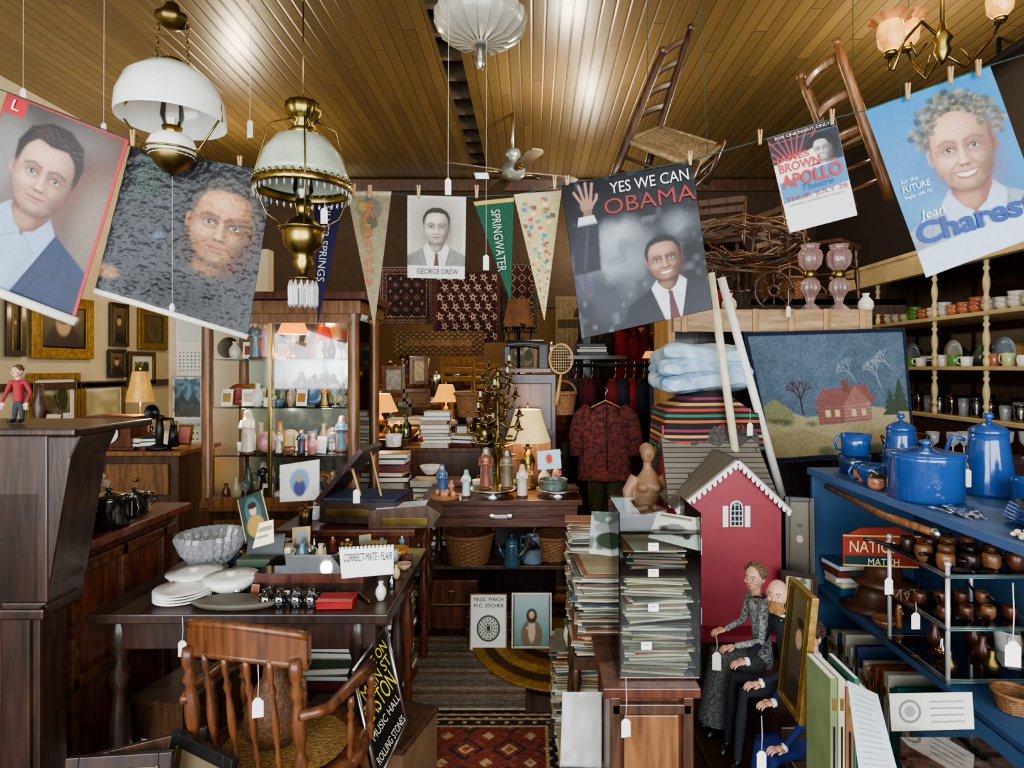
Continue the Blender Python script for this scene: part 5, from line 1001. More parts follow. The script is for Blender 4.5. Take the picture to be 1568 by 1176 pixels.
def toby(p,s,rz):
    b=B('toby_character_jug',p,rz); m=M('jug_skin','b07a5a',.3,coat=.5); b.lathe([(0,0),(s*.7,0),(s,.5*s),(s*.95,1.2*s),(s*.8,1.6*s),(0,1.6*s)],m); b.lathe([(s*1.25,1.5*s),(s*.9,1.75*s),(s*.7,2.1*s),(s*.6,2.0*s),(0,1.9*s)],M('jug_hat','2a2c2a',.3,coat=.5),fl=(3,.12)); b.ell((0,-s,.95*s),(s*.18,s*.3,s*.25),m,10)
    for q in(-1,1): b.ell((q*s*.35,-s*.9,1.2*s),s*.1,WH,8); b.ell((q*s*.35,-s*.98,1.2*s),s*.05,BLK,6); b.ell((q*s*.5,-s*.8,.8*s),(s*.2,s*.15,s*.2),M('jug_cheek','b0523c',.3),8)
    b.ell((0,-s*.92,.6*s),(s*.3,s*.1,s*.07),M('jug_cheek'),8); b.tube([(0,s*.9,1.3*s),(0,s*1.5,1.1*s),(0,s*.95,.4*s)],s*.12,M('jug_hat')); b.done()
toby(bt(1862,1040),.034,-.4); toby(bt(1893,1056),.03,-.2); toby((1.64,1.56,TZ2),.06,-.9); toby((1.63,1.4,TZ2),.05,-.9)
b=B('cutlery_pile',(1.31,1.83,TZ2))
for i in range(14): x=U(-.03,.03);y=U(-.07,.05);a=U(1,2.2); b.tube([(x,y,.006),(x+.06*cos(a),y+.06*sin(a),.008)],[.002,.004],SIL); b.ell((x+.07*cos(a),y+.07*sin(a),.008),(.012,.012,.004),SIL,8)
b.done()
b=B('shell_necklace',(1.29,1.55,TZ2))
for i in range(22): b.ell((U(-.02,.02),U(-.06,.06),.008+U(0,.01)),(.009,.007,.006),CRM,7)
b.done()
b=B('leather_strap',(0,0,0)); b.tube([(1.245,2.55,1.0),(1.23,2.1,.985),(1.23,1.85,.995)],[.012,.014,.012],W_oak,8); b.ell((1.232,1.84,.995),(.014,.02,.016),SIL); b.done()
c=Cv(.42,120,'92382a'); c.rect(.0,.27,1,.42,'7e2c22'); c.rect(.02,.28,.6,.41,'1f3a3a'); c.rect(0,0,1,.02,'d0b068'); c.rect(0,.4,1,.42,'d0b068')
d=2.35; o=panel('vintage_tobacco_sign',c,at(1822,1155,d),at(1990,1158,d),at(1985,1228,d),at(1822,1222,d),rough=.4,solid=.01)
ptxt(o,'NATIONAL',.06,.22,.88,.15,'ecdca0'); ptxt(o,'MATCH',.3,.385,.4,.09,'ecdca0')
c2_=Cv(.3,20,'92382a'); panel('sign_topper',c2_,at(1860,1140,d+.01),at(1935,1138,d+.01),at(1990,1160,d+.01),at(1822,1160,d+.01),solid=.008)
def pipe_(p,rz,s=1,m=None):
    b=B('tobacco_pipe',p,rz,sc=s); m=m or W_mah; b.lathe([(0,0),(.014,.002),(.02,.015),(.02,.035),(.016,.042),(.011,.042),(.011,.01),(0,.01)],m,n=16); b.tube([(.012,0,.01),(.05,0,.018),(.09,0,.03),(.11,0,.032)],[.008,.006,.004,.005],m if s<1 else BLK,10); b.done()
ez=.535
b=B('glass_etagere'); ex0,ex1,ey0,ey1=1.27,1.56,1.84,2.14; sg=GL('etagere_glass','d4ece8',.22); CH=M('chrome_post','e4e4e0',.4,.6,.05)
for x in(ex0,ex1):
    for y in(ey0,ey1): b.tube([(x,y,ez),(x,y,ez+.36)],.007,CH,10); b.ell((x,y,ez+.365),.011,CH,8)
for z in(.01,.17,.33):
    b.box(((ex0+ex1)/2,(ey0+ey1)/2,ez+z),(ex1-ex0+.03,ey1-ey0+.03,.007),sg)
    for x in (ex0,ex1): b.tube([(x,ey0,ez+z),(x,ey1,ez+z)],.004,CH,6)
    for y in (ey0,ey1): b.tube([(ex0,y,ez+z),(ex1,y,ez+z)],.004,CH,6)
b.done()
for i in range(12): pipe_((1.29+.07*(i%4)+U(-.01,.01),1.88+.09*(i//4),ez+.334),U(0,6),1.3,random.choice([W_mah,W_dark,W_oak]))
for i in range(8): pipe_((1.3+.07*(i%4),1.9+.12*(i//4),ez+.174),U(0,6),1.0,random.choice([W_mah,BLK,W_oak]))
for i in range(6): lathe_obj('perfume_bottle',(1.3+.045*i,1.88+.1*(i%3),ez+.014),[(0,0),(.02,0),(.025,.03),(.01,.05),(.012,.07),(0,.075)],random.choice([GLB,BRD,W_mah]),n=12)
b=B('leather_bowler_hats',(1.38,2.42,ez)); lt=M('brown_leather','4a2a18',.4,0,.3,20,.2); b.lathe([(.11,.0),(.12,.01),(.07,.02),(.065,.07),(.04,.1),(0,.105)],lt,sx=1.1); b.lathe([(.11,.0),(.12,.01),(.07,.02),(.065,.06),(.04,.09),(0,.095)],lt,(0.02,-.02,.11),sx=1.0); b.done()
b=B('turned_wooden_finial',(1.46,1.6,ez)); b.lathe([(0,0),(.05,0),(.05,.02),(.02,.04),(.03,.1),(.015,.14),(.035,.2),(.02,.24),(.04,.27),(.03,.31),(0,.33)],W_wal); b.done()
bookstack('paperback_pile',(1.37,2.6,ez),5,.18,.14,cols=['2a5a7a','c8b850','e0e0d8','7a3a2a']); clutter(1.6,1.7,1.75,2.3,ez,1,6,.1,.18); clutter(1.28,1.4,2.18,2.28,ez,2,1,.07,.1)
b=B('row_of_books'); y=2.6
while y>1.5:
    t=U(.015,.04); h=U(.22,.33); cc=random.choice(['1e5a50','a8a088','b8b4a8','8a4a2a','2a3a5a','8a8270','b0ac9c','3a6a4a','a07840']); b.box((1.38,y,.083+h/2),(.2,t*.92,h),M('spine_'+cc,cc,.6)); b.box((1.275,y,.083+h*.8),(.003,t*.6,h*.1),GOLD); y-=t
b.done(.002)
b=B('tall_books_crate',(xa(1808,1.55),1.56,0)); b.box((0,0,.21),(.15,.19,.42),W_dark); b.box((0,-.1,.35),(.152,.012,.06),W_wal); b.box((0,-.1,.1),(.152,.012,.06),W_wal); b.done(.004)
b=B('tall_picture_books',(xa(1766,1.55),1.55,.422)); x=0
for i,(h,cc,w_) in enumerate(((.31,'6e7a52',.02),(.31,'b8ac8c',.018),(.29,'7e5236',.022),(.31,'2a5a4c',.014),(.28,'a89878',.025),(.25,'8a4034',.016))):
    b.box((x+w_/2,0,h/2),(w_*.9,.13,h),M('spine_'+cc,cc,.6)); b.box((x+w_/2,.004,h/2+.001),(w_*.7,.128,h),PAPER); b.box((x+w_/2,-.066,h*.8),(w_*.5,.002,h*.1),GOLD); b.box((x+w_/2,-.066,h*.45),(w_*.25,.002,h*.35),BLK); x+=w_
b.done(.001)
c=Cv(1.5,70,'b8bcbe'); 
for i in range(14): c.line([(.15,.15+i*.09),(U(.6,.9),.15+i*.09+.01)],.014,'6a7278',.015)
panel('handwritten_letter',c,at(1830,1470,1.42),at(1895,1500,1.36),at(1945,1690,1.32),at(1858,1690,1.36))
c=Cv(.45,100,'c9c5b8'); c.ell(.25,.22,.14,.14,'6a6a64',.01); c.ell(.25,.22,.11,.11,'c9c5b8',.01); c.ell(.25,.22,.07,.07,'8a8a84',.02)
for i in range(4): c.rect(.5,.1+i*.08,.9,.12+i*.08,'7a7a74',.01)
panel('business_card_display',c,at(1920,1498,1.6),at(2100,1495,1.5),at(2105,1575,1.48),at(1925,1580,1.58))
b=B('clear_plastic_box',(xa(2080,1.42),1.42,.52)); b.box((0,0,.03),(.2,.16,.06),GLS); b.box((0,0,.01),(.18,.14,.012),M('dried_flowers','8a6a5a',.9,0,.5,50,.5)); b.done()
slab('front_shelf_board',1.05,1.25,1.2,1.7,.49,.515,BLU); basket('small_round_basket',(1.36,1.7,ez),.05,.05,False)
# ================================================================ RIGHT WALL SHELVES
b=B('cream_shelving_unit'); SX=2.62; CS=M('cream_painted_wood','b59e70',.5,0,.12)
for z in(1.83,1.51,1.2): b.box((SX+.22,3.9,z-.012),(.46,2.6,.024),CS)
for y in(2.65,3.12,3.5,3.95,4.6,5.15):
    for z0_,z1_ in((1.2,1.49),(1.51,1.81),(1.83,2.14)): b.turned((SX+.02,y,z0_),(SX+.02,y,z1_),.018,CS)
b.box((SX,3.9,2.2),(.05,2.7,.14),CS); b.box((SX+.22,3.9,2.28),(.5,2.7,.03),CS); b.box((SX+.44,3.9,1.7),(.02,2.6,1.1),W_dark); b.box((SX+.22,3.9,.58),(.44,2.6,1.16),W_dark); b.done(.003)
cols2=['5a8a40','b8c08a','c8c4b8','d8d0b8','b06a50','8a9aa8','d8b878']
for i in range(24):
    y=2.78+i*.1; z=1.831
    for r in(0,1):
        a=cols2[(0 if i<3 else 1 if i<6 else 2 if i<9 else 4 if i<12 else i%5)] if r==0 else random.choice(cols2[:5]); m=M('glaze_'+a,a,.25,coat=.5)
        for k in range(2 if i%3 else 3): pot('pottery_bowl',(SX+.1+r*.14,y,z+k*.026),.045,.05,m,prof=BOWL)
for i in range(22):
    y=2.75+i*.11; k=i%4; p=(SX+.08,y,1.511); a=random.choice(cols2)
    if k==0: lathe_obj('display_plate',(p[0]+.16,y,1.6),[(q*.09,z*.015) for q,z in PLATE],M('glaze_'+a,a,.25,coat=.5),tilt=Matrix.Rotation(-pi/2,3,'Y'))
    elif k==1: pot('china_cup',p,.035,.06,WH,prof=MUG,handles=1,rz=U(0,6))
    else: pot('pottery_mug',p,.035,.075,M('glaze_'+a,a,.25,coat=.5),prof=MUG,handles=1,rz=U(0,6))
    small_item((SX+.28,y+.05,1.511),.14)
for i in range(20):
    y=2.75+i*.11
    for q in(0,1,2): pot('drinking_glass',(SX+.06+q*.1,y+q*.03,1.201),.03,U(.08,.14),[CRY,GLB,GLS][i%3],prof=[(0,0),(.75,0),(.8,.05),(.95,.6),(1,1),(.96,1),(.9,.6),(.74,.1),(0,.08)])
pot('copper_kettle',(xa(1965,2.9),2.92,1.06),.08,.12,M('copper','8a5a38',.28,1),lid=True,handles=1,spout=1); slab('dark_chest_right',1.78,2.5,2.78,3.1,0,1.055,W_dark,.005)
for i in range(7): lathe_obj('crystal_goblet',(1.98+i*.075,2.95+U(-.04,.04),1.056),[(0,0),(.025,0),(.004,.01),(.004,.06),(.025,.08),(.03,.13),(.027,.13),(.02,.08),(0,.07)],CRY,n=16)
# ================================================================ CLOTHESLINE + POSTERS
line=[at(-60,170,2.05),at(15,198,2.1),at(278,300,2.2),at(420,342,2.3),at(592,372,2.45),at(700,405,2.75),at(880,421,2.8),at(1010,424,2.8),at(1115,420,2.8),at(1213,400,2.7),at(1495,345,2.5),at(1657,298,2.4),at(1805,253,2.3),at(1868,238,2.2),at(2140,140,2.1),at(2300,90,2.05)]
b=B('clothesline'); b.tube([p+Vector((0,.006,0)) for p in line],.0025,M('green_cord','2c4a40',.8),6); b.done()
def peg(px,py,d):
    b=B('clothes_peg',at(px,py,d)+Vector((0,-.004,0))); 
    for q in(-1,1): b.box((q*.004,-.004,0),(.006,.008,.06),W_pine,Matrix.Rotation(q*.06,3,'Y'))
    b.tube([(-.007,-.004,.006),(.007,-.004,.006)],.004,SIL,6); b.done()
for p in((290,300,2.2),(520,355,2.4),(765,412,2.75),(800,415,2.75),(905,415,2.8),(1030,415,2.8),(1198,395,2.7),(1225,395,2.65),(1490,343,2.5),(1640,298,2.4),(1795,255,2.3),(1958,200,2.15),(2050,165,2.1),(2110,150,2.1)): peg(*p)
wav=lambda a:(lambda u,v:a*np.sin(u*5+v*3)+a*.5*np.sin(v*9))
c=Cv(1.43,250,'4e4642'); c.grad('3e3834','685c56'); c.ell(.8,.3,.15,.6,'5a3a2c',.25,.2); c.ell(.92,.7,.15,.3,'7a6a5c',.25); c.ell(.1,.45,.2,.3,'78726c',.25); c.ell(.7,.15,.2,.1,'5e5650',.2)
face(c,.44,.5,.25,'b98a70','6a4434','dcb49a','1a120e',rot=.1,kind='short',suit='1b2846',shirt='8ca6c4',shadow=.8,hl='4a3a30')
c.noise(60,.06); c.noise(140,.06); c.rect(0,0,1,.014,'b01c26'); c.rect(.972,0,1,1.43,'b01c26'); c.rect(0,0,.012,1.43,'b01c26'); c.rect(.02,.02,.18,.14,'b01c26')
ps=[at(15,200,2.1),at(278,302,2.2),at(163,690,2.2),at(-98,585,2.1)]
o=panel('political_portrait_poster',c,*ps,disp=wav(.004),rough=.4); ptxt(o,'L',.06,.125,.06,.09,'ffffff',.008)
b=B('poster_roll',parent=o); q=FR[o.name][5]; b.tube([ps[3]-q+Vector((-.01,-.01,-.01)),ps[2]-q+Vector((.01,-.01,-.01))],.017,PAPER,14); b.done()
c=Cv(1.15,240,'2e2e30'); c.blot(5,'3e3e42',.5,.7,.4); c.blot(14,'48484c',.6,.3,.4)
c.poly([(.05,.6),(.4,.55),(.5,1.15),(0,1.15)],'38383c',.15); face(c,.7,.44,.235,'a8744f','54382a','dcaa84','4a443e',rot=.08,kind='crop',shadow=1,hl='6a6460')
c.poly([(.25,.9),(.45,.78),(.7,.8),(.97,.8),(1,1.15),(.15,1.15)],'3a393a',.08,.9); c.ell(.5,1.0,.3,.12,'222224',.15); c.ell(.03,.98,.08,.05,'946a50',.04); c.ell(.3,.62,.03,.025,'5a7890',.04,0,.6); c.noise(50,.15)
nz=sn(c.ny,c.nx,30,c.A,RNG)+.6*sn(c.ny,c.nx,16,c.A,RNG)+.5*sn(c.ny,c.nx,60,c.A,RNG)
ps=[at(283,315,2.25),at(592,372,2.42),at(535,728,2.4),at(205,628,2.25)]
o=panel('crumpled_portrait_poster',c,*ps,disp=lambda u,v:nz*.0045,rough=.36)
for i in range(7): ptxt(o,['the world','is watching you','and the people','who want you','to march','for freedom','and justice'][i],.1,.09+i*.042,.12+.04*(i%3),.02,'3a8a50',.014)
ptxt(o,'Nelson',.66,1.12,.2,.09,'2a8a4a',.014,shear=.3)
b=B('poster_rod',parent=o); q=FR[o.name][5]; b.tube([ps[3]-q,ps[2]-q],.012,PAPER,12); b.done()
def pennant(name,TL,TR,tip,d,bg,txt,tcol,paint=None,th=.3):
    TL,TR,tip=at(*TL,d),at(*TR,d),at(*tip,d+.02); mid=(TL+TR)/2; w=(TR-TL).length; h=(tip-mid).length; c=Cv(h/w,90,bg)
    if paint: paint(c)
    c.rect(0,0,1,.1,'b8a888' if bg!='1f4a36' else 'b89c50'); c.noise(30,.15); off=tip-mid
    o=panel(name,c,TL,TR,TR+off,TL+off,disp=wav(.003),rough=.85,keep=lambda X,Y:(np.abs(X-.5)<.5*(1-Y)+.012))
    A=c.A
    if txt: ptxt(o,txt,.5-th/2,.25,A*.6,th,tcol,.007,rot=-pi/2)
    return o
def p1(c): c.blot(9,'8a7a5c',.5,.8); c.ell(.5,.4,.3,.25,'706a5c',.05); c.ell(.4,.8,.15,.3,'7a6a48',.05); c.ell(.35,.35,.1,.1,'a08a48',.05); c.ell(.55,.7,.12,.14,'5a5648',.05)
def p4(c): 
    for i in range(90): c.poly([(x_,y_) for x_,y_ in (lambda X_,Y_,r:[(X_-r,Y_-r*U(.3,1)),(X_+r*U(.3,1),Y_-r*.6),(X_+r*.8,Y_+r*U(.4,1)),(X_-r*U(.2,.9),Y_+r*.7)])(.5+U(-.4,.4)*(1-i/90),.15+i*c.A/100,.07*(1-i/120))],['3a6a98','b04a38','c8a448','4a8a60','d0c8a8','a88090','6a4a3a'][i%7],.015,.9)
pennant('souvenir_pennant',(750,413),(845,413),(808,707),2.78,'8c8468','Knotts','b8602c',p1,.22)
pennant('souvenir_pennant',(680,425),(742,432),(686,700),2.82,'241e40','SILVER SPRINGS','cfc8c4',None,.26)
pennant('souvenir_pennant',(1023,436),(1110,426),(1103,650),2.8,'1f4a36','SPRINGWATER','c8c4b4',None,.22)
pennant('souvenir_pennant',(1110,420),(1213,411),(1176,692),2.78,'b8a878','', 'd04030',p4)
c=Cv(1.38,130,'c4beb0'); c.rect(.05,.05,.95,1.2,'b4ac9c'); c.ell(.5,.55,.4,.5,'9c9486',.25); face(c,.5,.52,.235,'b0a090','6c5e54','d4c6b6','322a24',kind='crop',lip='7c5e54',suit='7a7670',shirt='c8c4ba',tie='54362e'); c.rect(0,1.17,1,1.38,'c8c4ba'); c.noise(60,.08)
o=panel('sepia_portrait_poster',c,at(880,422,2.8),at(1007,425,2.8),at(1004,603,2.8),at(880,600,2.8),disp=wav(.002),rough=.6); ptxt(o,'GEORGE DREW',.16,1.33,.7,.09,'3a3630',.006)
c=Cv(1.18,240,'0c0c10'); 
for x,y,r,cl_,a in((.3,.5,.14,'9ca2a8',.8),(.42,.68,.16,'8a929a',.7),(.15,.8,.15,'4a4658',.8),(.85,.46,.1,'8c9298',.6),(.55,.52,.09,'70767e',.8),(.3,.95,.2,'3c3e46',.7),(.08,.6,.1,'44404c',.8),(.5,.85,.13,'60646c',.6),(.42,.42,.08,'b0b6bc',.7),(.25,.7,.08,'a8acb4',.6)): c.ell(x,y,r,r*.8,cl_,.2,0,a)
c.blot(9,'121218',.5,.6,.3); c.blot(16,'7a7e86',.68,.4,.3); c.rect(.9,0,1,1.18,'140f12',.1,.5); c.rect(0,.0,1,.3,'0c0c10',.2,.8)
for i,(a,L_) in enumerate(((-.5,.11),(-.22,.145),(0,.155),(.2,.145))): x=.14+i*.022; c.line([(x,.17),(x+L_*sin(a),.17-L_*cos(a))],.02,'9c7466',.008)
c.line([(.21,.2),(.255,.15),(.262,.12)],.022,'9c7466',.006); c.ell(.175,.19,.05,.055,'936c5e',.01); c.poly([(.15,.22),(.21,.22),(.2,.33),(.12,.33)],'7a5648',.01); c.poly([(.1,.27),(.22,.27),(.24,.34),(.08,.35)],'c4c8d0',.008); c.poly([(.07,.33),(.25,.33),(.22,.7),(.0,.7)],'1c1c26',.03); c.line([(.16,.36),(.1,.66)],.01,'3a3a48',.03)
face(c,.7,.71,.135,'946852','442a20','c8987c','14100e',rot=-.05,smile=True,kind='crop',suit='15161c',shirt='c8ccd4',tie='4c1c22')
c.noise(60,.08)
ps=[at(1213,402,2.62),at(1495,348,2.5),at(1540,668,2.5),at(1257,732,2.6)]
o=panel('campaign_poster',c,*ps,disp=wav(.003),rough=.4); ptxt(o,'YES WE CAN',.37,.135,.59,.085,'f0f0ee',.008); ptxt(o,'OBAMA',.3,.29,.68,.12,'8c2420',.008)
c=Cv(1.35,160,'d4d2cc'); c.rect(.0,.0,1,.1,'1c1c20'); c.poly([(0,.1),(1,.1),(1,.55),(0,.62)],'1d2230',.01); 
for i in range(14): a=-2.6+i*.22; c.line([(.3,.5),(.3+.6*cos(a),.5+.6*sin(a))],.02,'a83026',.01)
c.ell(.72,.33,.24,.2,'1a1412',.02); face(c,.72,.34,.13,'a8a098','5a524c','d4d0c8','15110f',kind='crop',smile=True); c.rect(0,.54,1,1.35,'d4d2cc',.01); c.poly([(.0,.4),(.6,.3),(.66,.5),(0,.62)],'d8d4cc',.01); c.poly([(.02,.66),(1,.52),(1,.86),(.02,.95)],'3a78a4',.01)
ps=[at(1657,300,2.38),at(1805,255,2.3),at(1852,465,2.3),at(1706,503,2.38)]
o=panel('concert_poster',c,*ps,disp=wav(.002),rough=.45); ptxt(o,'FOR ONE NIGHT ONLY',.1,.07,.8,.04,'f0f0ea',.006); ptxt(o,'JAMES',.05,.44,.5,.12,'b83028',.006,bold=.02); ptxt(o,'BROWN',.05,.6,.6,.14,'b83028',.006,bold=.02); ptxt(o,'APOLLO',.06,.84,.88,.21,'b02c20',.006,bold=.03); ptxt(o,'Theatre',.3,.95,.45,.1,'2a4a80',.006,shear=.3); ptxt(o,'THUR. JULY 28',.06,1.07,.88,.1,'9c3022',.006); ptxt(o,'GENERAL ADMISSION TICKETS',.08,1.14,.8,.03,'4a4a4a',.006)
c=Cv(1.32,270,'2a78a8'); c.grad('1a76ac','356c98'); c.blot(3,'3f8ab4',.5,.5,.5); c.ell(.3,.9,.2,.15,'5a98b8',.25,0,.4)
face(c,.6,.5,.26,'c08c70','7c4c3a','e8bc9c','5a5648',rot=.1,smile=True,kind='curly',suit='8492a4',shirt='a8b8d4',tie='48689c',lip='984a42',shadow=.8)
c.poly([(0,1.12),(1,1.1),(1,1.32),(0,1.32)],'b8c6d2',.01); c.noise(60,.05); c.noise(140,.05)
ps=[at(1868,240,2.2),at(2140,142,2.1),at(2268,500,2.1),at(2000,600,2.2)]
o=panel('blue_campaign_poster',c,*ps,disp=wav(.004),rough=.4); ptxt(o,'Charest',.03,1.28,.92,.2,'1c3f84',.01,bold=.03); ptxt(o,'Jean',.12,1.07,.2,.1,'f0f4f8',.01,shear=.2); ptxt(o,'FUTURE',.05,.8,.22,.055,'f0f4f8',.01,bold=.01); ptxt(o,'for the',.06,.72,.14,.035,'f0f4f8',.01); ptxt(o,'begins with PC',.05,.86,.22,.04,'f0f4f8',.01)
# ================================================================ HANGING LAMPS
def pl(a,b_,n=9): return [Vector(a).lerp(Vector(b_),i/(n-1)) for i in range(n)]
def chain(b,a,c_,m,r=.006):
    a=Vector(a);c_=Vector(c_); n=max(3,int((c_-a).length/.022))
    for i in range(n):
        p=a.lerp(c_,(i+.5)/n); ax=(1,0) if i%2 else (0,1); b.tube([(p.x+ax[0]*r*cos(t),p.y+ax[1]*r*cos(t),p.z+.013*sin(t)) for t in np.linspace(0,2*pi,9)],.0018,m,5)
CT=CEIL-.002
X=xa(372,2.2); b=B('hanging_oil_lamp_white_shade',(X,2.2,0))
b.lathe([(.18,2.40),(.182,2.41),(.178,2.47),(.15,2.54),(.09,2.59),(.035,2.605),(.035,2.6),(.088,2.583),(.146,2.532),(.174,2.465),(.178,2.41),(.18,2.40)],MILK,n=40)
b.lathe([(.035,2.6),(.04,2.62),(.025,2.63)],BR); b.lathe([(0,2.74),(.03,2.745),(.055,2.765),(.05,2.79),(.03,2.8),(.02,2.83),(0,2.83)],BRD,fl=(8,.06))
for q in(-1,1):
    chain(b,(q*.05,0,2.76),(q*.06,0,2.59),BRD); b.tube([(q*.175,0,2.41),(q*.14,0,2.36),(q*.1,0,2.3),(q*.07,0,2.29)],.004,BR); b.tube([(q*.06,0,2.59),(q*.178,0,2.46),(q*.183,0,2.4)],.003,BR)
b.tube([(0,0,2.83),(0,0,CT)],.004,BRD); b.lathe([(0,CT-.02),(.05,CT-.02),(.06,CT)],BRD)
b.lathe([(.022,2.37),(.04,2.42),(.03,2.5),(.025,2.6)],GLS,n=20); b.lathe([(0,2.39),(.035,2.38),(.03,2.36),(.03,2.35),(0,2.35)],BR)
b.lathe([(.03,2.355),(.065,2.345),(.082,2.31),(.075,2.27),(.045,2.25),(0,2.25)],MILK,n=32); b.lathe([(.075,2.285),(.078,2.275),(.06,2.25),(.05,2.235),(.02,2.215),(0,2.2)],BRD,n=24)
b.tube([(.1*cos(a),.1*sin(a),2.285) for a in np.linspace(0,2*pi,25)],.004,BR); b.tube([(0,0,2.2),(0,-.0,1.72)],.0012,STR); b.ell((0,0,1.72),(.01,.01,.018),PAPER); b.done()
X=xa(655,2.3); b=B('hanging_brass_oil_lamp',(X,2.3,0))
b.lathe([(.018,2.53),(.06,2.51),(.065,2.48),(.05,2.45),(.03,2.44),(.045,2.42),(0.02,2.4)],BR,fl=(12,.05),n=48); b.lathe([(0,2.53),(.05,2.515),(0,2.50)],BR)
pm=M('painted_glass_shade','d8d4c2',.2,0,.2,9,coat=.6,c2='8fa48a')
b.lathe([(.05,2.39),(.1,2.37),(.145,2.31),(.165,2.24),(.17,2.205),(.165,2.21),(.14,2.3),(.095,2.36),(.05,2.38)],pm,n=40); b.lathe([(.045,2.385),(.055,2.4),(.03,2.42)],BR,n=24)
b.lathe([(.172,2.205),(.178,2.2),(.18,2.18),(.174,2.172),(.17,2.18),(.17,2.2)],BR,n=72,fl=(36,.014))
for i in range(40): a=i*2*pi/40; b.ell((.176*cos(a),.176*sin(a),2.16),(.004,.004,.013),CRY,6); b.ell((.179*cos(a),.179*sin(a),2.206),(.006,.006,.008),BR,6)
for q in range(4): a=q*pi/2+.4; b.tube([(.04*cos(a),.04*sin(a),2.45),(.12*cos(a),.12*sin(a),2.42),(.178*cos(a),.178*sin(a),2.2),(.13*cos(a),.13*sin(a),2.08),(.06*cos(a),.06*sin(a),2.03)],.003,BR)
b.lathe([(.022,2.14),(.038,2.18),(.03,2.24),(.022,2.33)],GLS,n=20); b.lathe([(0,2.14),(.03,2.14),(.025,2.1),(.02,2.08),(.055,2.06),(.078,2.02),(.07,1.97),(.045,1.94),(.03,1.92),(.04,1.9),(.02,1.87),(.015,1.85),(0,1.85)],BR,n=32)
b.tube([(.085*cos(a),.085*sin(a),2.03) for a in np.linspace(0,2*pi,25)],.005,BR); b.lathe([(0,1.85),(.05,1.845),(.05,1.835),(0,1.835)],BRD)
for i in range(14): a=i*2*pi/14; b.lathe([(0,0),(.007,.01),(.008,.08),(.003,.1),(0,.105)],CRY,(.048*cos(a),.048*sin(a),1.73),n=6,smooth=False)
b.tube([(0,0,2.53),(0,0,2.9)],.003,BR); chain(b,(0,0,2.9),(0,0,3.15),BR); b.tube([(0,0,3.15),(0,0,CT)],.003,BR); b.lathe([(0,CT-.02),(.04,CT-.02),(.05,CT)],BR); b.done()
X=xa(1038,2.9); b=B('hanging_glass_bowl_light',(X,2.9,0)); fg=M('frosted_glass','c4c0b0',.3,0,.1,8,trans=.35,coat=.4)
b.lathe([(.22,3.2),(.222,3.17),(.2,3.12),(.14,3.08),(.05,3.06),(.02,3.05),(.02,3.055),(.14,3.09),(.195,3.125),(.215,3.17),(.215,3.2)],fg,n=80,fl=(20,.02)); b.lathe([(0,3.06),(.03,3.05),(.015,3.0),(.03,2.98),(.01,2.94),(0,2.93)],SIL)
for i in range(20): a=i*2*pi/20; b.tube([(.05*cos(a),.05*sin(a),3.058),(.14*cos(a),.14*sin(a),3.078),(.2*cos(a),.2*sin(a),3.118),(.224*cos(a),.224*sin(a),3.17)],.003,M('frost_rib','8e8a78',.4),5)
b.lathe([(.2,3.2),(.18,3.24),(.07,3.27),(.05,3.27)],fg,n=80,fl=(20,.02))
for a in(0,2.1,4.2): b.tube([(.2*cos(a),.2*sin(a),3.19),(.02*cos(a),.02*sin(a),3.5)],.003,SIL)
b.tube([(0,0,3.25),(0,0,CT)],.006,SIL); b.lathe([(0,CT-.05),(.04,CT-.04),(.06,CT)],SIL); b.done()
X=xa(1108,5.2); fz=za(375,5.2); b=B('ceiling_fan',(X,5.2,fz)); b.tube([(0,0,.2),(0,0,CT-fz)],.015,SIL); b.lathe([(0,-.06),(.05,-.05),(.1,-.02),(.11,.03),(.09,.07),(.04,.09),(.04,.13),(.07,.15),(.06,.2),(0,.22)],M('fan_metal','8a928e',.3,.5))
for k in range(4):
    a=k*pi/2+.35; b.T=RZ(a); b.prism([(.1,-.03),(.2,-.055),(.55,-.07),(.6,-.04),(.6,.04),(.55,.07),(.2,.055),(.1,.03)],.0,.012,M('fan_blade','5a5044',.4),'xy'); b.tube([(.08,0,.0),(.25,0,-.004)],.012,BR)
b.T=Matrix.Identity(4); b.done()
b=B('brass_gasolier',at(2035,85,2.25)); AM=M('amber_glass_lit','d07a28',.2,0,.35,18,emit=.9,c2='f0b860'); AM2=M('amber_glass_rim','b87a48',.2,0,.3,18,emit=.2)
b.lathe([(0,-.1),(.012,-.08),(.03,-.05),(.022,-.02),(.035,0),(.02,.03),(.012,.06)],BR,n=20)
zt=CT-at(2035,85,2.25).z; b.tube([(0,0,0),(0,0,zt)],.008,BR); b.lathe([(0,zt-.03),(.04,zt-.02),(.05,zt)],BR)
for (sx,sy) in((-.21,-.03),(.24,.03),(.02,.24)):
    b.tube([(0,0,0),(sx*.4,sy*.4,.06),(sx*.75,sy*.75,-.02),(sx*.95,sy*.95,-.13),(sx*1.05,sy*1.05,-.13),(sx,sy,-.08)] if sx<0 else [(0,0,-.05),(sx*.4,sy*.4,-.1),(sx*.8,sy*.8,.0),(sx,sy,.08)],.006,BR)
    z=-.08 if sx<0 else .08; b.tube([(sx*.3,sy*.3,-.02),(sx*.5,sy*.5,-.07),(sx*.62,sy*.62,-.02)],.004,BR)
    b.lathe([(0,z),(.02,z),(.025,z+.015),(.015,z+.02)],BR,(sx,sy,0)); b.lathe([(.022,z+.02),(.042,z+.045),(.047,z+.09),(.042,z+.12)],AM,(sx,sy,0),n=40); b.lathe([(.042,z+.12),(.058,z+.138),(.072,z+.142)],AM2,(sx,sy,0),n=48,fl=(8,.1)); b.ell((sx,sy,z+.07),(.015,.015,.028),M('bulb_lit','ffe0a0',.5,emit=6),10)
o=b.done()
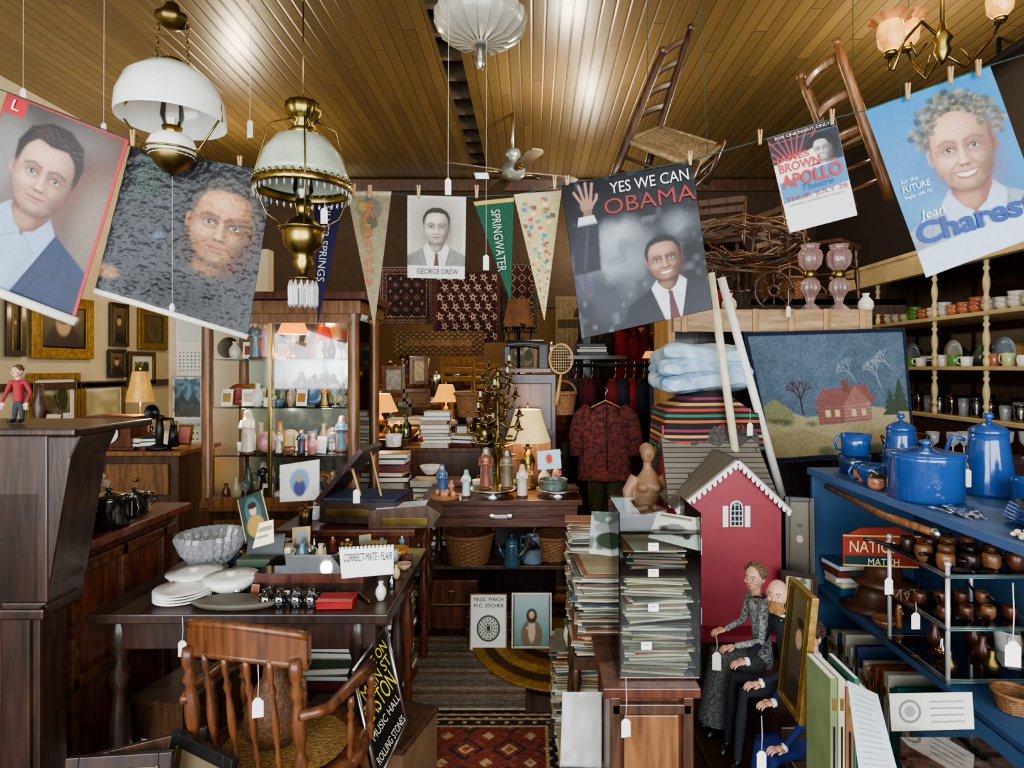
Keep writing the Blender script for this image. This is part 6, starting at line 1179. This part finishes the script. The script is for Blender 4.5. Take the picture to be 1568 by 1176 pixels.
for sx,sy,z in((-.21,-.03,.1),(.24,.03,.22)): q=at(2035,85,2.25); light('gasolier_bulb','POINT',(q.x+sx,q.y+sy,q.z+z+.06),4,(1,.75,.4),.03)
b=B('black_ceiling_pipe'); b.tube([(3.1,2.6,3.55),(3.1,3.4,3.55),(3.1,5.5,3.55)],.035,BLK,14); b.lathe([(0,-.04),(.06,-.04),(.06,.04),(0,.04)],IRON,(3.1,3.4,3.55)); b.box((3.1,4,3.62),(.02,.02,.15),IRON); b.done()
# ================================================================ HANGING CHAIRS
def hchair(name,A0,A1,B0,B1,seatA,seatB,fA,fB,m,r=.017,slats=4):
    b=B(name); A0,A1,B0,B1,seatA,seatB,fA,fB=[at(*q) for q in(A0,A1,B0,B1,seatA,seatB,fA,fB)]
    b.tube(pl(A0,A1),[r*.8,r,r,r,r,r,r*.9,r,r*.6],m,10); b.tube(pl(B0,B1),[r*.8,r,r,r,r,r,r*.9,r,r*.6],m,10); b.ell(A1,r,m); b.ell(B1,r,m)
    upv=(A1-A0).normalized()
    for i in range(slats):
        t=.46+.46*i/(slats-1); p=A0.lerp(A1,t);q=B0.lerp(B1,t); cross=(q-p).normalized(); nn=upv.cross(cross)
        def f(u,v,p=p,q=q,nn=nn): return p.lerp(q,u)+upv*((v-.5)*.05+.012*sin(u*pi))+nn*.02*sin(u*pi)
        b.grid(f,8,3,m)
    def sf(u,v): return seatA.lerp(seatB,u).lerp(fA.lerp(fB,u),v)+upv*.006*sin((u if abs(u-.5)>abs(v-.5) else v)*110)
    RS=M('rush_seat','86704c',.9,0,.35,60,.4); b.grid(sf,48,48,RS)
    for p,q in((seatA,fA),(seatB,fB),(fA,fB),(seatA,seatB)): b.tube([p,q],.013,RS)
    L_=(seatA-A0).length
    for p in(fA,fB): b.tube([p+upv*.03,p-upv*L_],r,m,10)
    for t in(.35,.7):
        a0=seatA-upv*L_*t; b0=seatB-upv*L_*t; a1=fA-upv*L_*t; b1=fB-upv*L_*t
        b.tube([a0,a1],.009,m); b.tube([b0,b1],.009,m); b.tube([a1,b1],.009,m)
    p=A0.lerp(A1,.7); b.tube([p,Vector((p.x,p.y,CT))],.002,M('green_cord'))
    b.tube([(fA+fB)/2,Vector((fA.x,fA.y,CT))],.002,M('green_cord')); return b.done(solid=.004)
hchair('hanging_ladderback_chair',(1322,392,2.9),(1432,110,2.9),(1395,372,3.2),(1492,60,3.2),(1352,305,2.9),(1425,275,3.2),(1500,362,2.8),(1555,315,3.1),W_wal,r=.022)
hchair('hanging_kitchen_chair',(1922,432,2.75),(1808,92,2.75),(1845,450,3.1),(1730,165,3.1),(1872,290,2.75),(1795,330,3.1),(1980,270,2.9),(1900,290,3.25),W_oak,slats=3,r=.024)
for px,pt,pb,d in((540,0,265,2.4),(968,0,390,2.5),(1050,140,555,2.7),(50,50,195,2.6),(224,240,270,2.6)):
    p=at(px,pb,d); tag(p.x,p.y,p.z,CT-p.z,.026,.06)
for px,py,d,u_ in((700,455,2.3,.05),(1703,665,3.3,.1),(394,1390,1.8,.08),(557,1515,1.5,.1),(1352,1560,1.62,.12),(1548,1415,2.0,.06),(1645,1630,1.55,.1),(2188,1395,1.15,.12),(1920,1255,1.8,.04),(1620,918,2.8,.08),(770,1062,2.6,.05),(1978,1330,1.8,.04),(2090,1020,2.0,.03)):
    p=at(px,py,d); tag(p.x,p.y,p.z,u_,.026 if d<2 else .028,.04 if d<2 else .05)
# ================================================================ LIGHTS / WORLD / CAMERA
w=bpy.data.worlds.new('daylight'); bpy.context.scene.world=w; w.use_nodes=True; w.node_tree.nodes['Background'].inputs[0].default_value=(.75,.87,1,1); w.node_tree.nodes['Background'].inputs[1].default_value=1.4
for x,sx,e in((-2.05,2.9,145),(1.3,3.0,165)):
    l=bpy.data.lights.new('shopfront_daylight','AREA'); l.shape='RECTANGLE'; l.size=sx; l.size_y=2.6; l.energy=e; l.color=(.9,.96,1)
    o=bpy.data.objects.new('shopfront_daylight',l); bpy.context.scene.collection.objects.link(o); o.location=(x,-1.38,1.75); o.rotation_euler=(pi/2,0,0)
light('room_bulb','POINT',(-2.6,5.3,3.0),45,(1,.82,.56),.1); light('room_bulb','POINT',(.3,4.6,3.1),45,(1,.86,.64),.1); light('room_bulb','POINT',(2.3,3.6,3.1),50,(1,.86,.64),.1)
cam=bpy.data.cameras.new('camera'); co=bpy.data.objects.new('camera',cam); bpy.context.scene.collection.objects.link(co)
co.location=(0,0,EYE); co.rotation_euler=(pi/2,0,0); cam.sensor_width=36; cam.lens=36*FPX/2212; cam.shift_x=-(CX-1106)/2212; cam.shift_y=-(829.5-CY)/2212; cam.clip_start=.02
bpy.context.scene.camera=co
bpy.context.scene.view_settings.view_transform='AgX'; bpy.context.scene.view_settings.look='AgX - Medium High Contrast'; bpy.context.scene.view_settings.exposure=.3
